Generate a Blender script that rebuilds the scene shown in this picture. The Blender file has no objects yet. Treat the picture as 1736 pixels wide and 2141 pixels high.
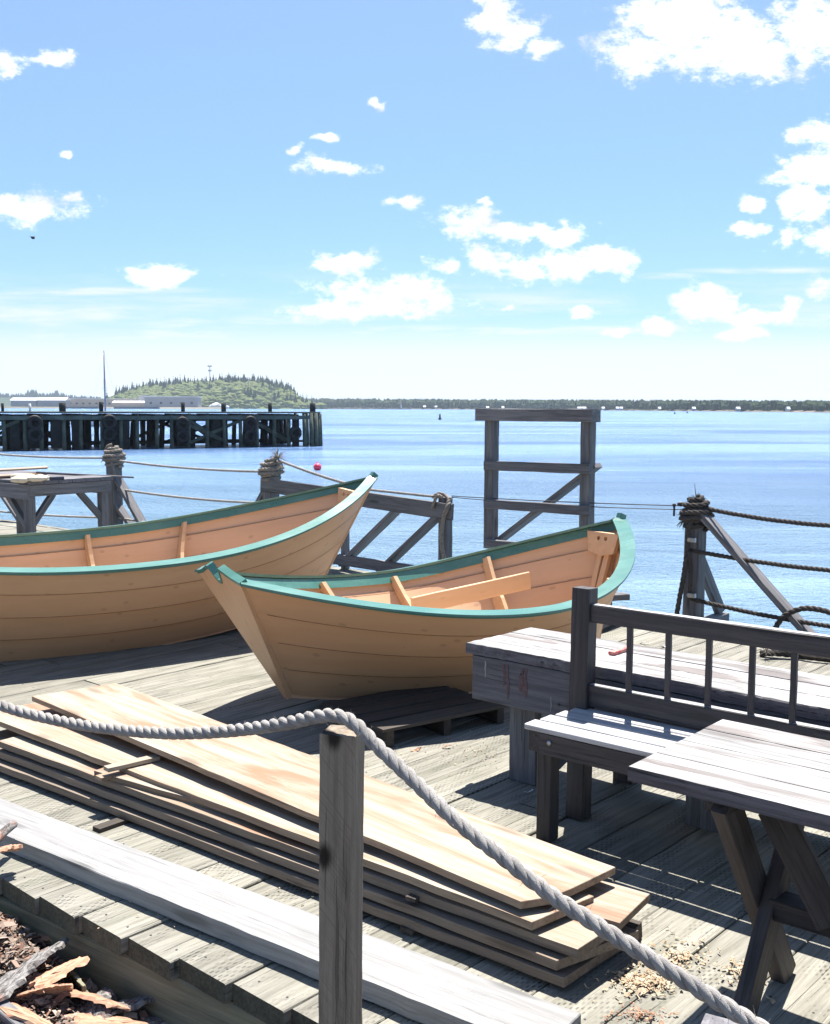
import bpy, bmesh, math, random
import numpy as np
from mathutils import Vector, Matrix
random.seed(7)
PI=math.pi
sc=bpy.context.scene
# ------------------------------------------------------------------ camera, light, exposure
F=2250.0; CU,CV=868.0,1070.5; HC=1.70; TH=math.atan((1070.5-852)/F); RO=math.radians(.2)
FW=Vector((0,math.cos(TH),-math.sin(TH))); U0=Vector((0,math.sin(TH),math.cos(TH))); X0=Vector((1,0,0))
RT=X0*math.cos(RO)+U0*math.sin(RO); UP=U0*math.cos(RO)-X0*math.sin(RO)
cam_d=bpy.data.cameras.new('camera'); cam=bpy.data.objects.new('camera',cam_d); sc.collection.objects.link(cam); sc.camera=cam
cam_d.sensor_fit='VERTICAL'; cam_d.sensor_height=24; cam_d.lens=24*F/2141; cam_d.clip_end=30000; cam_d.clip_start=.05
cam.matrix_world=Matrix(((RT.x,UP.x,-FW.x,0),(RT.y,UP.y,-FW.y,0),(RT.z,UP.z,-FW.z,HC),(0,0,0,1)))
SUN_EL,SUN_AZ=math.radians(66),math.radians(12)
sv=Vector((math.sin(SUN_AZ)*math.cos(SUN_EL),math.cos(SUN_AZ)*math.cos(SUN_EL),math.sin(SUN_EL)))
sl=bpy.data.lights.new('sun','SUN'); sl.energy=5.0; sl.angle=math.radians(.5); sl.color=(1,.955,.88)
so=bpy.data.objects.new('sun',sl); sc.collection.objects.link(so); so.rotation_euler=sv.to_track_quat('Z','Y').to_euler(); so.location=(0,0,30)
sc.view_settings.view_transform='Standard'; sc.view_settings.look='None'; sc.view_settings.gamma=1; sc.view_settings.use_curve_mapping=False
sc.view_settings.exposure=1.4
ZW=-2.2                                   # water level, the deck is z = 0

def ray(u,v):
    return FW+RT*((u-CU)/F)+UP*(-(v-CV)/F)
def G(u,v,z=0.0):                        # point of the photo pixel (u,v) at height z
    d=ray(u,v); t=(z-HC)/d.z
    return Vector((0,0,HC))+d*t
def D(u,v,Y):                            # point of the photo pixel at distance Y
    d=ray(u,v); return Vector((0,0,HC))+d*(Y/d.y)

# ------------------------------------------------------------------ world: sky and clouds
w=bpy.data.worlds.new('World'); sc.world=w; w.use_nodes=True
nt=w.node_tree; nt.nodes.clear()
def N(nt,t,**k):
    n=nt.nodes.new(t)
    for a,b in k.items():
        if a=='i':
            for x,y in b.items(): n.inputs[x].default_value=y
        else: setattr(n,a,b)
    return n
def L(nt,a,b): nt.links.new(a,b)
out=N(nt,'ShaderNodeOutputWorld'); bg=N(nt,'ShaderNodeBackground'); L(nt,bg.outputs[0],out.inputs[0])
sky=N(nt,'ShaderNodeTexSky',sky_type='NISHITA',sun_disc=False,sun_elevation=SUN_EL,sun_rotation=SUN_AZ,altitude=0,air_density=1.0,dust_density=.6,ozone_density=2.2)
SKY=.066
bg.inputs['Strength'].default_value=SKY
tc=N(nt,'ShaderNodeTexCoord'); sep=N(nt,'ShaderNodeSeparateXYZ'); L(nt,tc.outputs['Generated'],sep.inputs[0])
ymax=N(nt,'ShaderNodeMath',operation='MAXIMUM',i={1:.02}); L(nt,sep.outputs[1],ymax.inputs[0])
def wm(op,a,b=None,c=None,clamp=False):
    n=N(nt,'ShaderNodeMath',operation=op,use_clamp=clamp)
    for i,q in enumerate((a,b,c)):
        if q is None: continue
        if isinstance(q,(int,float)): n.inputs[i].default_value=q
        else: L(nt,q,n.inputs[i])
    return n.outputs[0]
sx=wm('DIVIDE',sep.outputs[0],ymax.outputs[0]); sz=wm('DIVIDE',sep.outputs[2],ymax.outputs[0])
cmb=N(nt,'ShaderNodeCombineXYZ'); L(nt,sx,cmb.inputs[0]); L(nt,sz,cmb.inputs[1])
def fbm(scale,det,rough,vec,sc3=(1,1,1)):
    mp=N(nt,'ShaderNodeMapping'); mp.inputs['Scale'].default_value=sc3; L(nt,vec,mp.inputs[0])
    n=N(nt,'ShaderNodeTexNoise',i={'Scale':scale,'Detail':det,'Roughness':rough}); L(nt,mp.outputs[0],n.inputs['Vector']); return n
warp=fbm(14,3,.6,cmb.outputs[0])
wv=N(nt,'ShaderNodeVectorMath',operation='SUBTRACT'); L(nt,warp.outputs['Color'],wv.inputs[0]); wv.inputs[1].default_value=(.5,.5,.5)
wsn=N(nt,'ShaderNodeVectorMath',operation='MULTIPLY_ADD'); L(nt,wv.outputs[0],wsn.inputs[0]); wsn.inputs[1].default_value=(.075,.030,0); L(nt,cmb.outputs[0],wsn.inputs[2])
CL=[(1030,33,52,34),(1075,70,64,34),(1135,100,40,20),(1345,100,95,58),(1440,45,150,66),(1540,95,165,62),(1690,55,110,80),(1620,145,75,22),
(12,135,46,26),(122,120,50,16),(60,430,120,34),(155,408,26,14),(335,570,100,20),(698,345,64,20),(694,285,26,12),(626,308,15,9),(797,222,14,15),(845,427,40,20),(165,317,16,9),
(985,462,75,34),(1080,478,85,26),(1165,488,50,24),(1010,420,28,11),(715,548,78,26),(1010,538,62,32),(1090,568,80,30),(1190,552,90,36),(1265,545,55,32),(935,552,34,18),
(790,628,165,44),(720,655,130,22),(860,610,80,34),(1225,652,42,13),(1046,650,20,9),(1390,685,60,20),(1490,640,70,40),(1570,665,95,20),(1550,705,60,14),(1630,640,30,24),
(1690,290,52,26),(1700,360,80,48),(1690,425,50,40),(1565,418,34,17),(1545,470,44,15),(1635,493,34,19),(1725,492,52,32),(1725,600,40,26),(1290,700,30,10)]
mx=None
for (u,v,rx,ry) in CL:
    d=ray(u,v); e1=ray(u+rx,v); e2=ray(u,v-ry); p=(d.x/d.y,d.z/d.y); a=abs(e1.x/e1.y-p[0])*2.0; b=abs(e2.z/e2.y-p[1])*2.1
    mp=N(nt,'ShaderNodeMapping',vector_type='TEXTURE'); mp.inputs['Location'].default_value=(p[0],p[1],0); mp.inputs['Scale'].default_value=(a,b,1)
    L(nt,wsn.outputs[0],mp.inputs[0]); g=N(nt,'ShaderNodeTexGradient',gradient_type='SPHERICAL'); L(nt,mp.outputs[0],g.inputs[0])
    mx=g.outputs['Fac'] if mx is None else wm('MAXIMUM',mx,g.outputs['Fac'])
f1=fbm(38,10,.72,cmb.outputs[0],(1,1.5,1)); f2=fbm(9,5,.6,cmb.outputs[0],(1,1.7,1))
dd=wm('ADD',mx,wm('MULTIPLY',wm('SUBTRACT',f1.outputs['Fac'],.5),1.7))
dd=wm('ADD',dd,wm('MULTIPLY',wm('SUBTRACT',f2.outputs['Fac'],.5),.55))
inside=wm('MULTIPLY',mx,8,clamp=True)
cmask=N(nt,'ShaderNodeMapRange',interpolation_type='SMOOTHSTEP',i={'From Min':.40,'From Max':.86}); L(nt,dd,cmask.inputs[0])
cmk=wm('MULTIPLY',cmask.outputs[0],inside)
# thin streaks of cirrus low over the horizon and general clouds outside the view
st=fbm(3.2,8,.62,cmb.outputs[0],(1,9,1))
elev=sz
band=N(nt,'ShaderNodeMapRange',interpolation_type='SMOOTHSTEP',i={'From Min':.135,'From Max':.09}); L(nt,elev,band.inputs[0])
stm=N(nt,'ShaderNodeMapRange',interpolation_type='SMOOTHSTEP',i={'From Min':.43,'From Max':.72}); L(nt,st.outputs['Fac'],stm.inputs[0])
cir=wm('MULTIPLY',wm('MULTIPLY',stm.outputs[0],band.outputs[0]),.95)
mx2=None
for (u,v,rx,ry) in [(170,609,260,7),(1600,565,170,6),(120,657,330,17),(480,676,260,13),(950,694,380,11),(260,703,420,14),(1250,690,240,9),(1380,577,90,5)]:
    d=ray(u,v); e1=ray(u+rx,v); e2=ray(u,v-ry); p=(d.x/d.y,d.z/d.y)
    mp=N(nt,'ShaderNodeMapping',vector_type='TEXTURE'); mp.inputs['Location'].default_value=(p[0],p[1],0); mp.inputs['Scale'].default_value=(abs(e1.x/e1.y-p[0])*1.2,abs(e2.z/e2.y-p[1])*1.7,1); mp.inputs['Rotation'].default_value=(0,0,.012)
    L(nt,cmb.outputs[0],mp.inputs[0]); g=N(nt,'ShaderNodeTexGradient',gradient_type='SPHERICAL'); L(nt,mp.outputs[0],g.inputs[0])
    mx2=g.outputs['Fac'] if mx2 is None else wm('MAXIMUM',mx2,g.outputs['Fac'])
st2=fbm(9,7,.65,cmb.outputs[0],(1,7,1)); s2m=N(nt,'ShaderNodeMapRange',interpolation_type='SMOOTHSTEP',i={'From Min':.34,'From Max':.62}); L(nt,st2.outputs['Fac'],s2m.inputs[0])
cir=wm('MAXIMUM',cir,wm('MULTIPLY',wm('MULTIPLY',mx2,1.5,clamp=True),wm('MULTIPLY',s2m.outputs[0],.9)))
hz=N(nt,'ShaderNodeMapRange',interpolation_type='SMOOTHSTEP',i={'From Min':.085,'From Max':.042,'To Max':.93}); L(nt,elev,hz.inputs[0])
# sky colour grading (direction only)
grade=N(nt,'ShaderNodeMix',data_type='RGBA',blend_type='MULTIPLY'); grade.inputs['Factor'].default_value=1
L(nt,sky.outputs[0],grade.inputs['A']); gr=N(nt,'ShaderNodeMapRange',interpolation_type='SMOOTHSTEP',i={'From Min':.45,'From Max':.08}); L(nt,elev,gr.inputs[0]); gm=N(nt,'ShaderNodeMix',data_type='RGBA'); L(nt,gr.outputs[0],gm.inputs['Factor']); gm.inputs['A'].default_value=(.87,.93,.99,1); gm.inputs['B'].default_value=(.60,.755,.95,1); bk=N(nt,'ShaderNodeMapRange',interpolation_type='SMOOTHSTEP',i={'From Min':-.5,'From Max':.45,'To Min':1.15,'To Max':1.0}); L(nt,sep.outputs[1],bk.inputs[0]); bkm=N(nt,'ShaderNodeVectorMath',operation='SCALE'); L(nt,gm.outputs['Result'],bkm.inputs[0]); L(nt,bk.outputs[0],bkm.inputs['Scale']); L(nt,bkm.outputs[0],grade.inputs['B'])
m0=N(nt,'ShaderNodeMix',data_type='RGBA'); bf_=N(nt,'ShaderNodeMapRange',interpolation_type='SMOOTHSTEP',i={'From Min':-.1,'From Max':.4}); L(nt,sep.outputs[1],bf_.inputs[0]); L(nt,wm('MULTIPLY',wm('MAXIMUM',hz.outputs[0],cir),bf_.outputs[0]),m0.inputs['Factor']); L(nt,grade.outputs['Result'],m0.inputs['A']); m0.inputs['B'].default_value=(5.4,5.75,5.95,1)
shade=fbm(11,6,.6,wsn.outputs[0],(1,2,1))
ccol=N(nt,'ShaderNodeMix',data_type='RGBA'); shs=N(nt,'ShaderNodeMapRange',interpolation_type='SMOOTHSTEP',i={'From Min':.34,'From Max':.52}); L(nt,shade.outputs['Fac'],shs.inputs[0]); L(nt,shs.outputs[0],ccol.inputs['Factor']); ccol.inputs['A'].default_value=(4.9,5.2,6.4,1); ccol.inputs['B'].default_value=(8.2,8.2,8.4,1)
m1=N(nt,'ShaderNodeMix',data_type='RGBA'); L(nt,cmk,m1.inputs['Factor']); L(nt,m0.outputs['Result'],m1.inputs['A']); L(nt,ccol.outputs['Result'],m1.inputs['B'])
L(nt,m1.outputs['Result'],bg.inputs['Color'])

# ------------------------------------------------------------------ materials
MATS={}
class NT:
    def __init__(s,name):
        s.m=bpy.data.materials.new(name); s.m.use_nodes=True; s.t=s.m.node_tree; s.t.nodes.clear()
        s.out=s.n('ShaderNodeOutputMaterial'); s.b=s.n('ShaderNodeBsdfPrincipled'); s.l(s.b.outputs[0],s.out.inputs[0]); MATS[name]=s.m
    def n(s,t,**k): return N(s.t,t,**k)
    def l(s,a,b): s.t.links.new(a,b)
    def math(s,op,a,b=None,c=None,clamp=False):
        n=s.n('ShaderNodeMath',operation=op,use_clamp=clamp)
        for i,q in enumerate((a,b,c)):
            if q is None: continue
            if isinstance(q,(int,float)): n.inputs[i].default_value=q
            else: s.l(q,n.inputs[i])
        return n.outputs[0]
    def attr(s,name,o='Vector'): return s.n('ShaderNodeAttribute',attribute_name=name).outputs[o]
    def map(s,vec,scale,loc=(0,0,0)):
        m=s.n('ShaderNodeMapping'); m.inputs['Scale'].default_value=scale; m.inputs['Location'].default_value=loc; s.l(vec,m.inputs[0]); return m.outputs[0]
    def noise(s,vec,scale=(1,1,1),det=4,rough=.6,dist=0,fac=True):
        n=s.n('ShaderNodeTexNoise',i={'Scale':1.0,'Detail':det,'Roughness':rough,'Distortion':dist}); s.l(s.map(vec,scale),n.inputs['Vector']); return n.outputs['Fac' if fac else 'Color']
    def step(s,v,a,b,c=0.,d=1.):
        n=s.n('ShaderNodeMapRange',interpolation_type='SMOOTHSTEP',i={'From Min':a,'From Max':b,'To Min':c,'To Max':d}); s.l(v,n.inputs[0]); return n.outputs[0]
    def mix(s,f,a,b,bt='MIX'):
        n=s.n('ShaderNodeMix',data_type='RGBA',blend_type=bt)
        for k,q in (('Factor',f),('A',a),('B',b)):
            if isinstance(q,(int,float)): n.inputs[k].default_value=q
            elif isinstance(q,tuple): n.inputs[k].default_value=(*q[:3],1)
            else: s.l(q,n.inputs[k])
        return n.outputs['Result']
    def bump(s,h,dist,strength=1):
        n=s.n('ShaderNodeBump',i={'Distance':dist,'Strength':strength}); s.l(h,n.inputs['Height']); s.l(n.outputs[0],s.b.inputs['Normal']); return n

def wood(name,c1,c2,dark,grain=1.0,rough=.75,bump=.002,knots=.6,crack=.5,blotch=None,blot=.5,incise=False,fine=1.0,vary=.18,spec=.3,saw=0,blt=(.48,.72)):
    s=NT(name); g=s.attr('grain'); r=s.attr('rnd','Fac')
    n1=s.noise(g,(3.5*grain,75*grain,75*grain),9,.68,.5)
    n2=s.noise(g,(9*grain*fine,330*grain*fine,330*grain*fine),5,.65)
    n3=s.noise(g,(1.1,8,8),6,.66,.6)
    # growth rings: warped wave
    wvn=s.noise(g,(.9*grain,24*grain,24*grain),3,.55,1.2)
    f=s.math('ADD',s.math('MULTIPLY',n1,.65),s.math('MULTIPLY',wvn,.35))
    col=s.mix(s.step(f,.38,.62),c1,c2)
    col=s.mix(s.math('MULTIPLY',s.step(n2,.56,.74),.55*crack+.15),col,dark)
    ck=s.noise(g,(1.6*grain,95*grain,95*grain),6,.7,.2)
    cmx=s.math('MULTIPLY',s.step(ck,.60,.66),crack)
    col=s.mix(cmx,col,tuple(q*.35 for q in dark))
    if blotch: col=s.mix(s.math('MULTIPLY',s.step(n3,blt[0],blt[1]),blot),col,blotch)
    if knots<.9:
        vo=s.n('ShaderNodeTexVoronoi',i={'Scale':1.0,'Randomness':1}); s.l(s.map(g,(1.7,8,8)),vo.inputs['Vector']); k0,k1=.20,.07
    else:
        kq=s.n('ShaderNodeSeparateXYZ'); s.l(g,kq.inputs[0]); kc=s.n('ShaderNodeCombineXYZ'); s.l(s.math('MULTIPLY',kq.outputs[0],3.4),kc.inputs[0]); s.l(s.math('MULTIPLY',s.math('ADD',kq.outputs[1],kq.outputs[2]),5.2),kc.inputs[1])
        vo=s.n('ShaderNodeTexVoronoi',voronoi_dimensions='2D',i={'Scale':1.0,'Randomness':1}); s.l(kc.outputs[0],vo.inputs['Vector']); k0,k1=.17,.05
    kn=s.step(s.math('ADD',vo.outputs['Distance'],s.math('MULTIPLY',s.math('SUBTRACT',n1,.5),.12)),k0,k1)
    kn=s.math('MULTIPLY',kn,knots)
    col=s.mix(kn,col,tuple(q*.5 for q in dark))
    vv=s.math('ADD',1-vary,s.math('MULTIPLY',r,2*vary))
    vc=s.n('ShaderNodeCombineXYZ'); [s.l(vv,vc.inputs[i]) for i in range(3)]
    col=s.mix(1.0,col,vc.outputs[0],'MULTIPLY')
    if saw:
        sq=s.n('ShaderNodeSeparateXYZ'); s.l(g,sq.inputs[0]); tt_=s.math('ADD',s.math('MULTIPLY',sq.outputs[0],95),s.math('MULTIPLY',s.math('ADD',sq.outputs[1],sq.outputs[2]),120)); cx=s.n('ShaderNodeCombineXYZ'); s.l(tt_,cx.inputs[0]); sw=s.n('ShaderNodeTexNoise',i={'Scale':1.0,'Detail':2}); s.l(cx.outputs[0],sw.inputs['Vector']); col=s.mix(s.math('MULTIPLY',s.math('MULTIPLY',s.step(sw.outputs['Fac'],.45,.7),s.step(n1,.35,.6)),saw),col,dark)
    h=s.math('ADD',s.math('MULTIPLY',n2,.5),s.math('SUBTRACT',n1,s.math('MULTIPLY',cmx,1.5)))
    if incise:
        sp=s.n('ShaderNodeSeparateXYZ'); s.l(g,sp.inputs[0])
        wob=s.noise(g,(9,9,9),2,.5)
        row=s.math('MULTIPLY',s.math('ADD',sp.outputs[1],s.math('MULTIPLY',wob,.008)),78)
        fl=s.math('FLOOR',row); x=s.math('ADD',s.math('MULTIPLY',sp.outputs[0],30),s.math('MULTIPLY',fl,.37))
        fx=s.math('FRACT',x); fy=s.math('ABSOLUTE',s.math('SUBTRACT',s.math('FRACT',row),.5))
        mk=s.math('MULTIPLY',s.math('MULTIPLY',s.step(fx,.0,.12),s.step(fx,.6,.42)),s.step(fy,.26,.14))
        mk=s.math('MULTIPLY',mk,s.step(s.noise(g,(4,9,9),4,.65),.45,.66))
        mk=s.math('MULTIPLY',mk,.75)
        col=s.mix(mk,col,tuple(q*.55 for q in dark)); h=s.math('SUBTRACT',h,s.math('MULTIPLY',mk,.8))
    s.l(col,s.b.inputs['Base Color']); s.b.inputs['Roughness'].default_value=rough; s.b.inputs['Specular IOR Level'].default_value=spec
    s.bump(h,bump)
    return s.m
def painted(name,c,c2,rough=.5,bump=.0006,knots=.35,wear=.25,wearcol=None,spec=.4,spots=True):
    s=NT(name); g=s.attr('grain')
    n1=s.noise(g,(1.2,16,16),7,.62,.4); n2=s.noise(g,(4,110,110),4,.6); n3=s.noise(g,(2,3,3),5,.6)
    col=s.mix(s.step(n1,.3,.75),c,c2)
    col=s.mix(s.math('MULTIPLY',s.step(n3,.45,.8),wear),col,wearcol or tuple(q*.72 for q in c))
    kq=s.n('ShaderNodeSeparateXYZ'); s.l(g,kq.inputs[0]); kc=s.n('ShaderNodeCombineXYZ'); s.l(s.math('MULTIPLY',kq.outputs[0],2.6),kc.inputs[0]); s.l(s.math('MULTIPLY',s.math('ADD',kq.outputs[1],kq.outputs[2]),6.5),kc.inputs[1])
    vo=s.n('ShaderNodeTexVoronoi',voronoi_dimensions='2D',i={'Scale':1.0,'Randomness':1}); s.l(kc.outputs[0],vo.inputs['Vector'])
    kn=s.math('MULTIPLY',s.step(vo.outputs['Distance'],.075,.03),knots)
    col=s.mix(kn,col,tuple(q*.45 for q in c))
    if spots:
        v2=s.n('ShaderNodeTexVoronoi',i={'Scale':1.0,'Randomness':1}); s.l(s.map(g,(9,11,11)),v2.inputs['Vector'])
        col=s.mix(s.math('MULTIPLY',s.step(v2.outputs['Distance'],.045,.025),.5),col,tuple(q*.3 for q in c))
    s.l(col,s.b.inputs['Base Color']); s.b.inputs['Specular IOR Level'].default_value=spec
    s.l(s.math('ADD',rough,s.math('MULTIPLY',s.math('SUBTRACT',n3,.5),.3)),s.b.inputs['Roughness'])
    s.bump(s.math('ADD',n1,s.math('MULTIPLY',n2,.35)),bump)
    return s.m
def plain(name,c,rough=.7,c2=None,sc_=20,bump=0.0,metal=0,spec=.4):
    s=NT(name); tcn=s.n('ShaderNodeTexCoord').outputs['Object']; n=s.noise(tcn,(sc_,)*3,6,.65)
    s.l(s.mix(s.step(n,.3,.7),c,c2 or tuple(q*.6 for q in c)),s.b.inputs['Base Color']); s.b.inputs['Roughness'].default_value=rough; s.b.inputs['Metallic'].default_value=metal; s.b.inputs['Specular IOR Level'].default_value=spec
    if bump: s.bump(n,bump)
    return s.m
M_deck=wood('deck_wood',(.155,.147,.122),(.262,.25,.213),(.045,.043,.036),.8,.8,.003,.25,.5,(.10,.103,.075),.6,incise=True,vary=.13)
M_deckedge=M_deck
M_tedge_shade=wood('table_edge_wood_shaded',(.085,.075,.08),(.15,.135,.145),(.03,.025,.028),.8,.8,.003,.3,.6,(.10,.07,.08),.4)  # darker copy of the table wood, shade of the side faces painted in
M_wedge_shade=wood('workbench_edge_wood_shaded',(.11,.10,.115),(.20,.19,.205),(.035,.03,.035),.8,.8,.003,.3,.6,(.13,.085,.10),.4)  # darker copy for the workbench sides, their shade painted in
M_endgrain_shade=wood('end_grain_shaded',(.065,.062,.045),(.115,.11,.08),(.02,.018,.014),1.2,.95,.002,0,.3,(.04,.04,.028),.5)  # dirty plank ends, with the shade on these faces painted into the colour
M_fascia=wood('fascia_wood',(.19,.18,.125),(.29,.27,.19),(.075,.07,.055),.6,.85,.002,.4,.3,(.27,.27,.12),.5)
M_kerb=wood('kerb_wood',(.195,.192,.19),(.275,.272,.27),(.11,.108,.105),.8,.75,.002,.5,.25,(.17,.165,.16),.5)
M_grey=wood('weathered_wood',(.105,.102,.108),(.195,.188,.195),(.03,.028,.032),.8,.8,.003,.6,.6,(.075,.072,.08),.5)
M_bgrey=wood('weathered_bluegrey_wood',(.105,.10,.112),(.18,.175,.19),(.035,.03,.035),.7,.75,.002,.6,.5,(.10,.08,.088),.4)
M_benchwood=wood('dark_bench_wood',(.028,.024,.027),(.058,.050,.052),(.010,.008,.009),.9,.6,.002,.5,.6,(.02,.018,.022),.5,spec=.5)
M_slat_hl=wood('slat_wood_rail_highlight',(.31,.305,.315),(.42,.415,.425),(.09,.085,.09),.9,.5,.0015,.3,.4,(.22,.21,.22),.5,spec=.5)  # slat wood, also laid on the rail tops as a painted sun highlight
M_table=wood('table_top_wood',(.17,.163,.16),(.37,.36,.355),(.045,.038,.036),.6,.6,.002,.55,.9,(.095,.075,.068),.85,spec=.4,blt=(.49,.62))
M_tleg=wood('table_leg_wood',(.032,.026,.026),(.065,.053,.050),(.012,.010,.010),.8,.6,.002,.5,.4,(.025,.022,.028),.6)
M_post=wood('post_wood',(.20,.162,.122),(.33,.27,.21),(.05,.037,.028),.55,.85,.0035,1.0,.4,(.10,.075,.055),.6,saw=.4)
M_pale=wood('pale_pine',(.255,.20,.143),(.335,.295,.24),(.15,.085,.045),.5,.65,.0012,.5,.1,(.235,.125,.072),.95,fine=.8,vary=.08,blt=(.42,.66))
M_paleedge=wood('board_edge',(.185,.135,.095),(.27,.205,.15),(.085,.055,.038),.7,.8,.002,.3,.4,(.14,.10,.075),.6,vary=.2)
M_bgreyb=wood('grey_board',(.155,.122,.095),(.23,.185,.145),(.06,.043,.033),.7,.8,.002,.4,.4,(.15,.095,.062),.5,vary=.2)
M_buff=painted('buff_paint',(.60,.34,.185),(.55,.31,.165),.42,.0007,.35,.25)
M_buffin=painted('buff_paint_inside',(.62,.41,.255),(.56,.365,.22),.5,.0009,.35,.3)
M_seamshade=plain('seam_shadow_line',(.36,.20,.11),.8)  # seams at the laps, coloured dark to stand for the lap shadow
M_green=painted('green_paint',(.058,.165,.138),(.085,.205,.175),.28,.0008,0,.35,(.12,.25,.22),.5,False)
M_newwood=painted('new_sawn_wood',(.62,.42,.25),(.54,.35,.20),.6,.0008,.15,.3)
def ropemat(name,c,c2,sc_=1.0):
    s=NT(name); g=s.attr('grain'); n=s.noise(g,(60*sc_,500*sc_,500*sc_),4,.7); n2=s.noise(g,(14,14,14),4,.6); n3=s.noise(s.n('ShaderNodeTexCoord').outputs['Object'],(330*sc_,)*3,3,.7)
    col=s.mix(s.step(n,.3,.7),c,c2); col=s.mix(s.math('MULTIPLY',s.step(n2,.45,.7),.5),col,tuple(q*.55 for q in c2))
    s.l(col,s.b.inputs['Base Color']); s.b.inputs['Roughness'].default_value=.9; s.b.inputs['Specular IOR Level'].default_value=.15
    s.bump(s.math('ADD',n,n3),.0022/sc_); return s.m
M_rope=ropemat('rope_fibre',(.44,.415,.39),(.28,.262,.248))
M_rope2=ropemat('old_rope_fibre',(.10,.088,.08),(.06,.052,.05),.6)
M_rope3=ropemat('wrapped_rope_fibre',(.34,.30,.26),(.20,.17,.15),.6)
M_pile=plain('tarred_pile',(.045,.055,.045),.85,(.11,.125,.095),1.3,.01)
M_pileb=plain('dark_timber',(.018,.02,.024),.9,(.035,.035,.035),1.0)
M_wharfdeck=plain('wharf_beam',(.11,.13,.11),.85,(.06,.07,.06),.8)
M_rubber=plain('rubber',(.012,.012,.014),.7)
M_white=plain('white_paint',(.75,.75,.74),.5,(.6,.6,.6),3)
M_metal=plain('galvanised_metal',(.45,.46,.48),.35,(.3,.3,.32),30,0,1)
M_dark=plain('dark_metal',(.03,.03,.035),.5)
M_red=plain('red_paint',(.6,.03,.05),.5,(.45,.03,.05),20)
M_redstick=plain('red_stick_paint',(.5,.04,.05),.6,(.55,.3,.25),60)
M_pallet=wood('pallet_wood',(.045,.038,.032),(.075,.062,.052),(.02,.016,.014),.7,.85,.002,.3,.4)
M_rag=plain('cream_rag',(.7,.62,.5),.9,(.6,.5,.38),25,.01)
M_chip=wood('split_wood',(.30,.155,.095),(.44,.28,.19),(.14,.05,.03),1.6,.8,.002,.1,.3,(.45,.22,.14),.6,vary=.2)
M_bark=None
def barkmat():
    s=NT('bark'); g=s.attr('grain'); n=s.noise(g,(28,60,60),8,.72,.8); n2=s.noise(g,(7,9,9),4,.6)
    col=s.mix(s.step(n,.38,.62),(.05,.04,.036),(.27,.26,.25)); col=s.mix(s.math('MULTIPLY',s.step(n2,.5,.65),.7),col,(.32,.15,.10))
    s.l(col,s.b.inputs['Base Color']); s.b.inputs['Roughness'].default_value=.95; s.bump(n,.006); return s.m
M_bark=barkmat()
def chipsmat():
    s=NT('chips'); r=s.attr('rnd','Fac'); cr=s.n('ShaderNodeValToRGB'); e=cr.color_ramp.elements
    e[0].color=(.05,.04,.035,1); e[1].color=(.42,.34,.28,1)
    for p,c in ((.25,(.2,.15,.12)),(.45,(.26,.12,.075)),(.7,(.30,.24,.20))): q=cr.color_ramp.elements.new(p); q.color=(*c,1)
    s.l(r,cr.inputs[0]); n=s.noise(s.attr('grain'),(30,200,200),4,.6)
    s.l(s.mix(s.math('MULTIPLY',n,.5),cr.outputs[0],(.1,.07,.05),'MIX'),s.b.inputs['Base Color']); s.b.inputs['Roughness'].default_value=.9; return s.m
M_chips=chipsmat()
M_shav=plain('wood_shavings',(.52,.44,.32),.8,(.34,.23,.14),60)
M_ground=plain('dirt',(.055,.045,.035),.95,(.10,.08,.065),14,.02)

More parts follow.
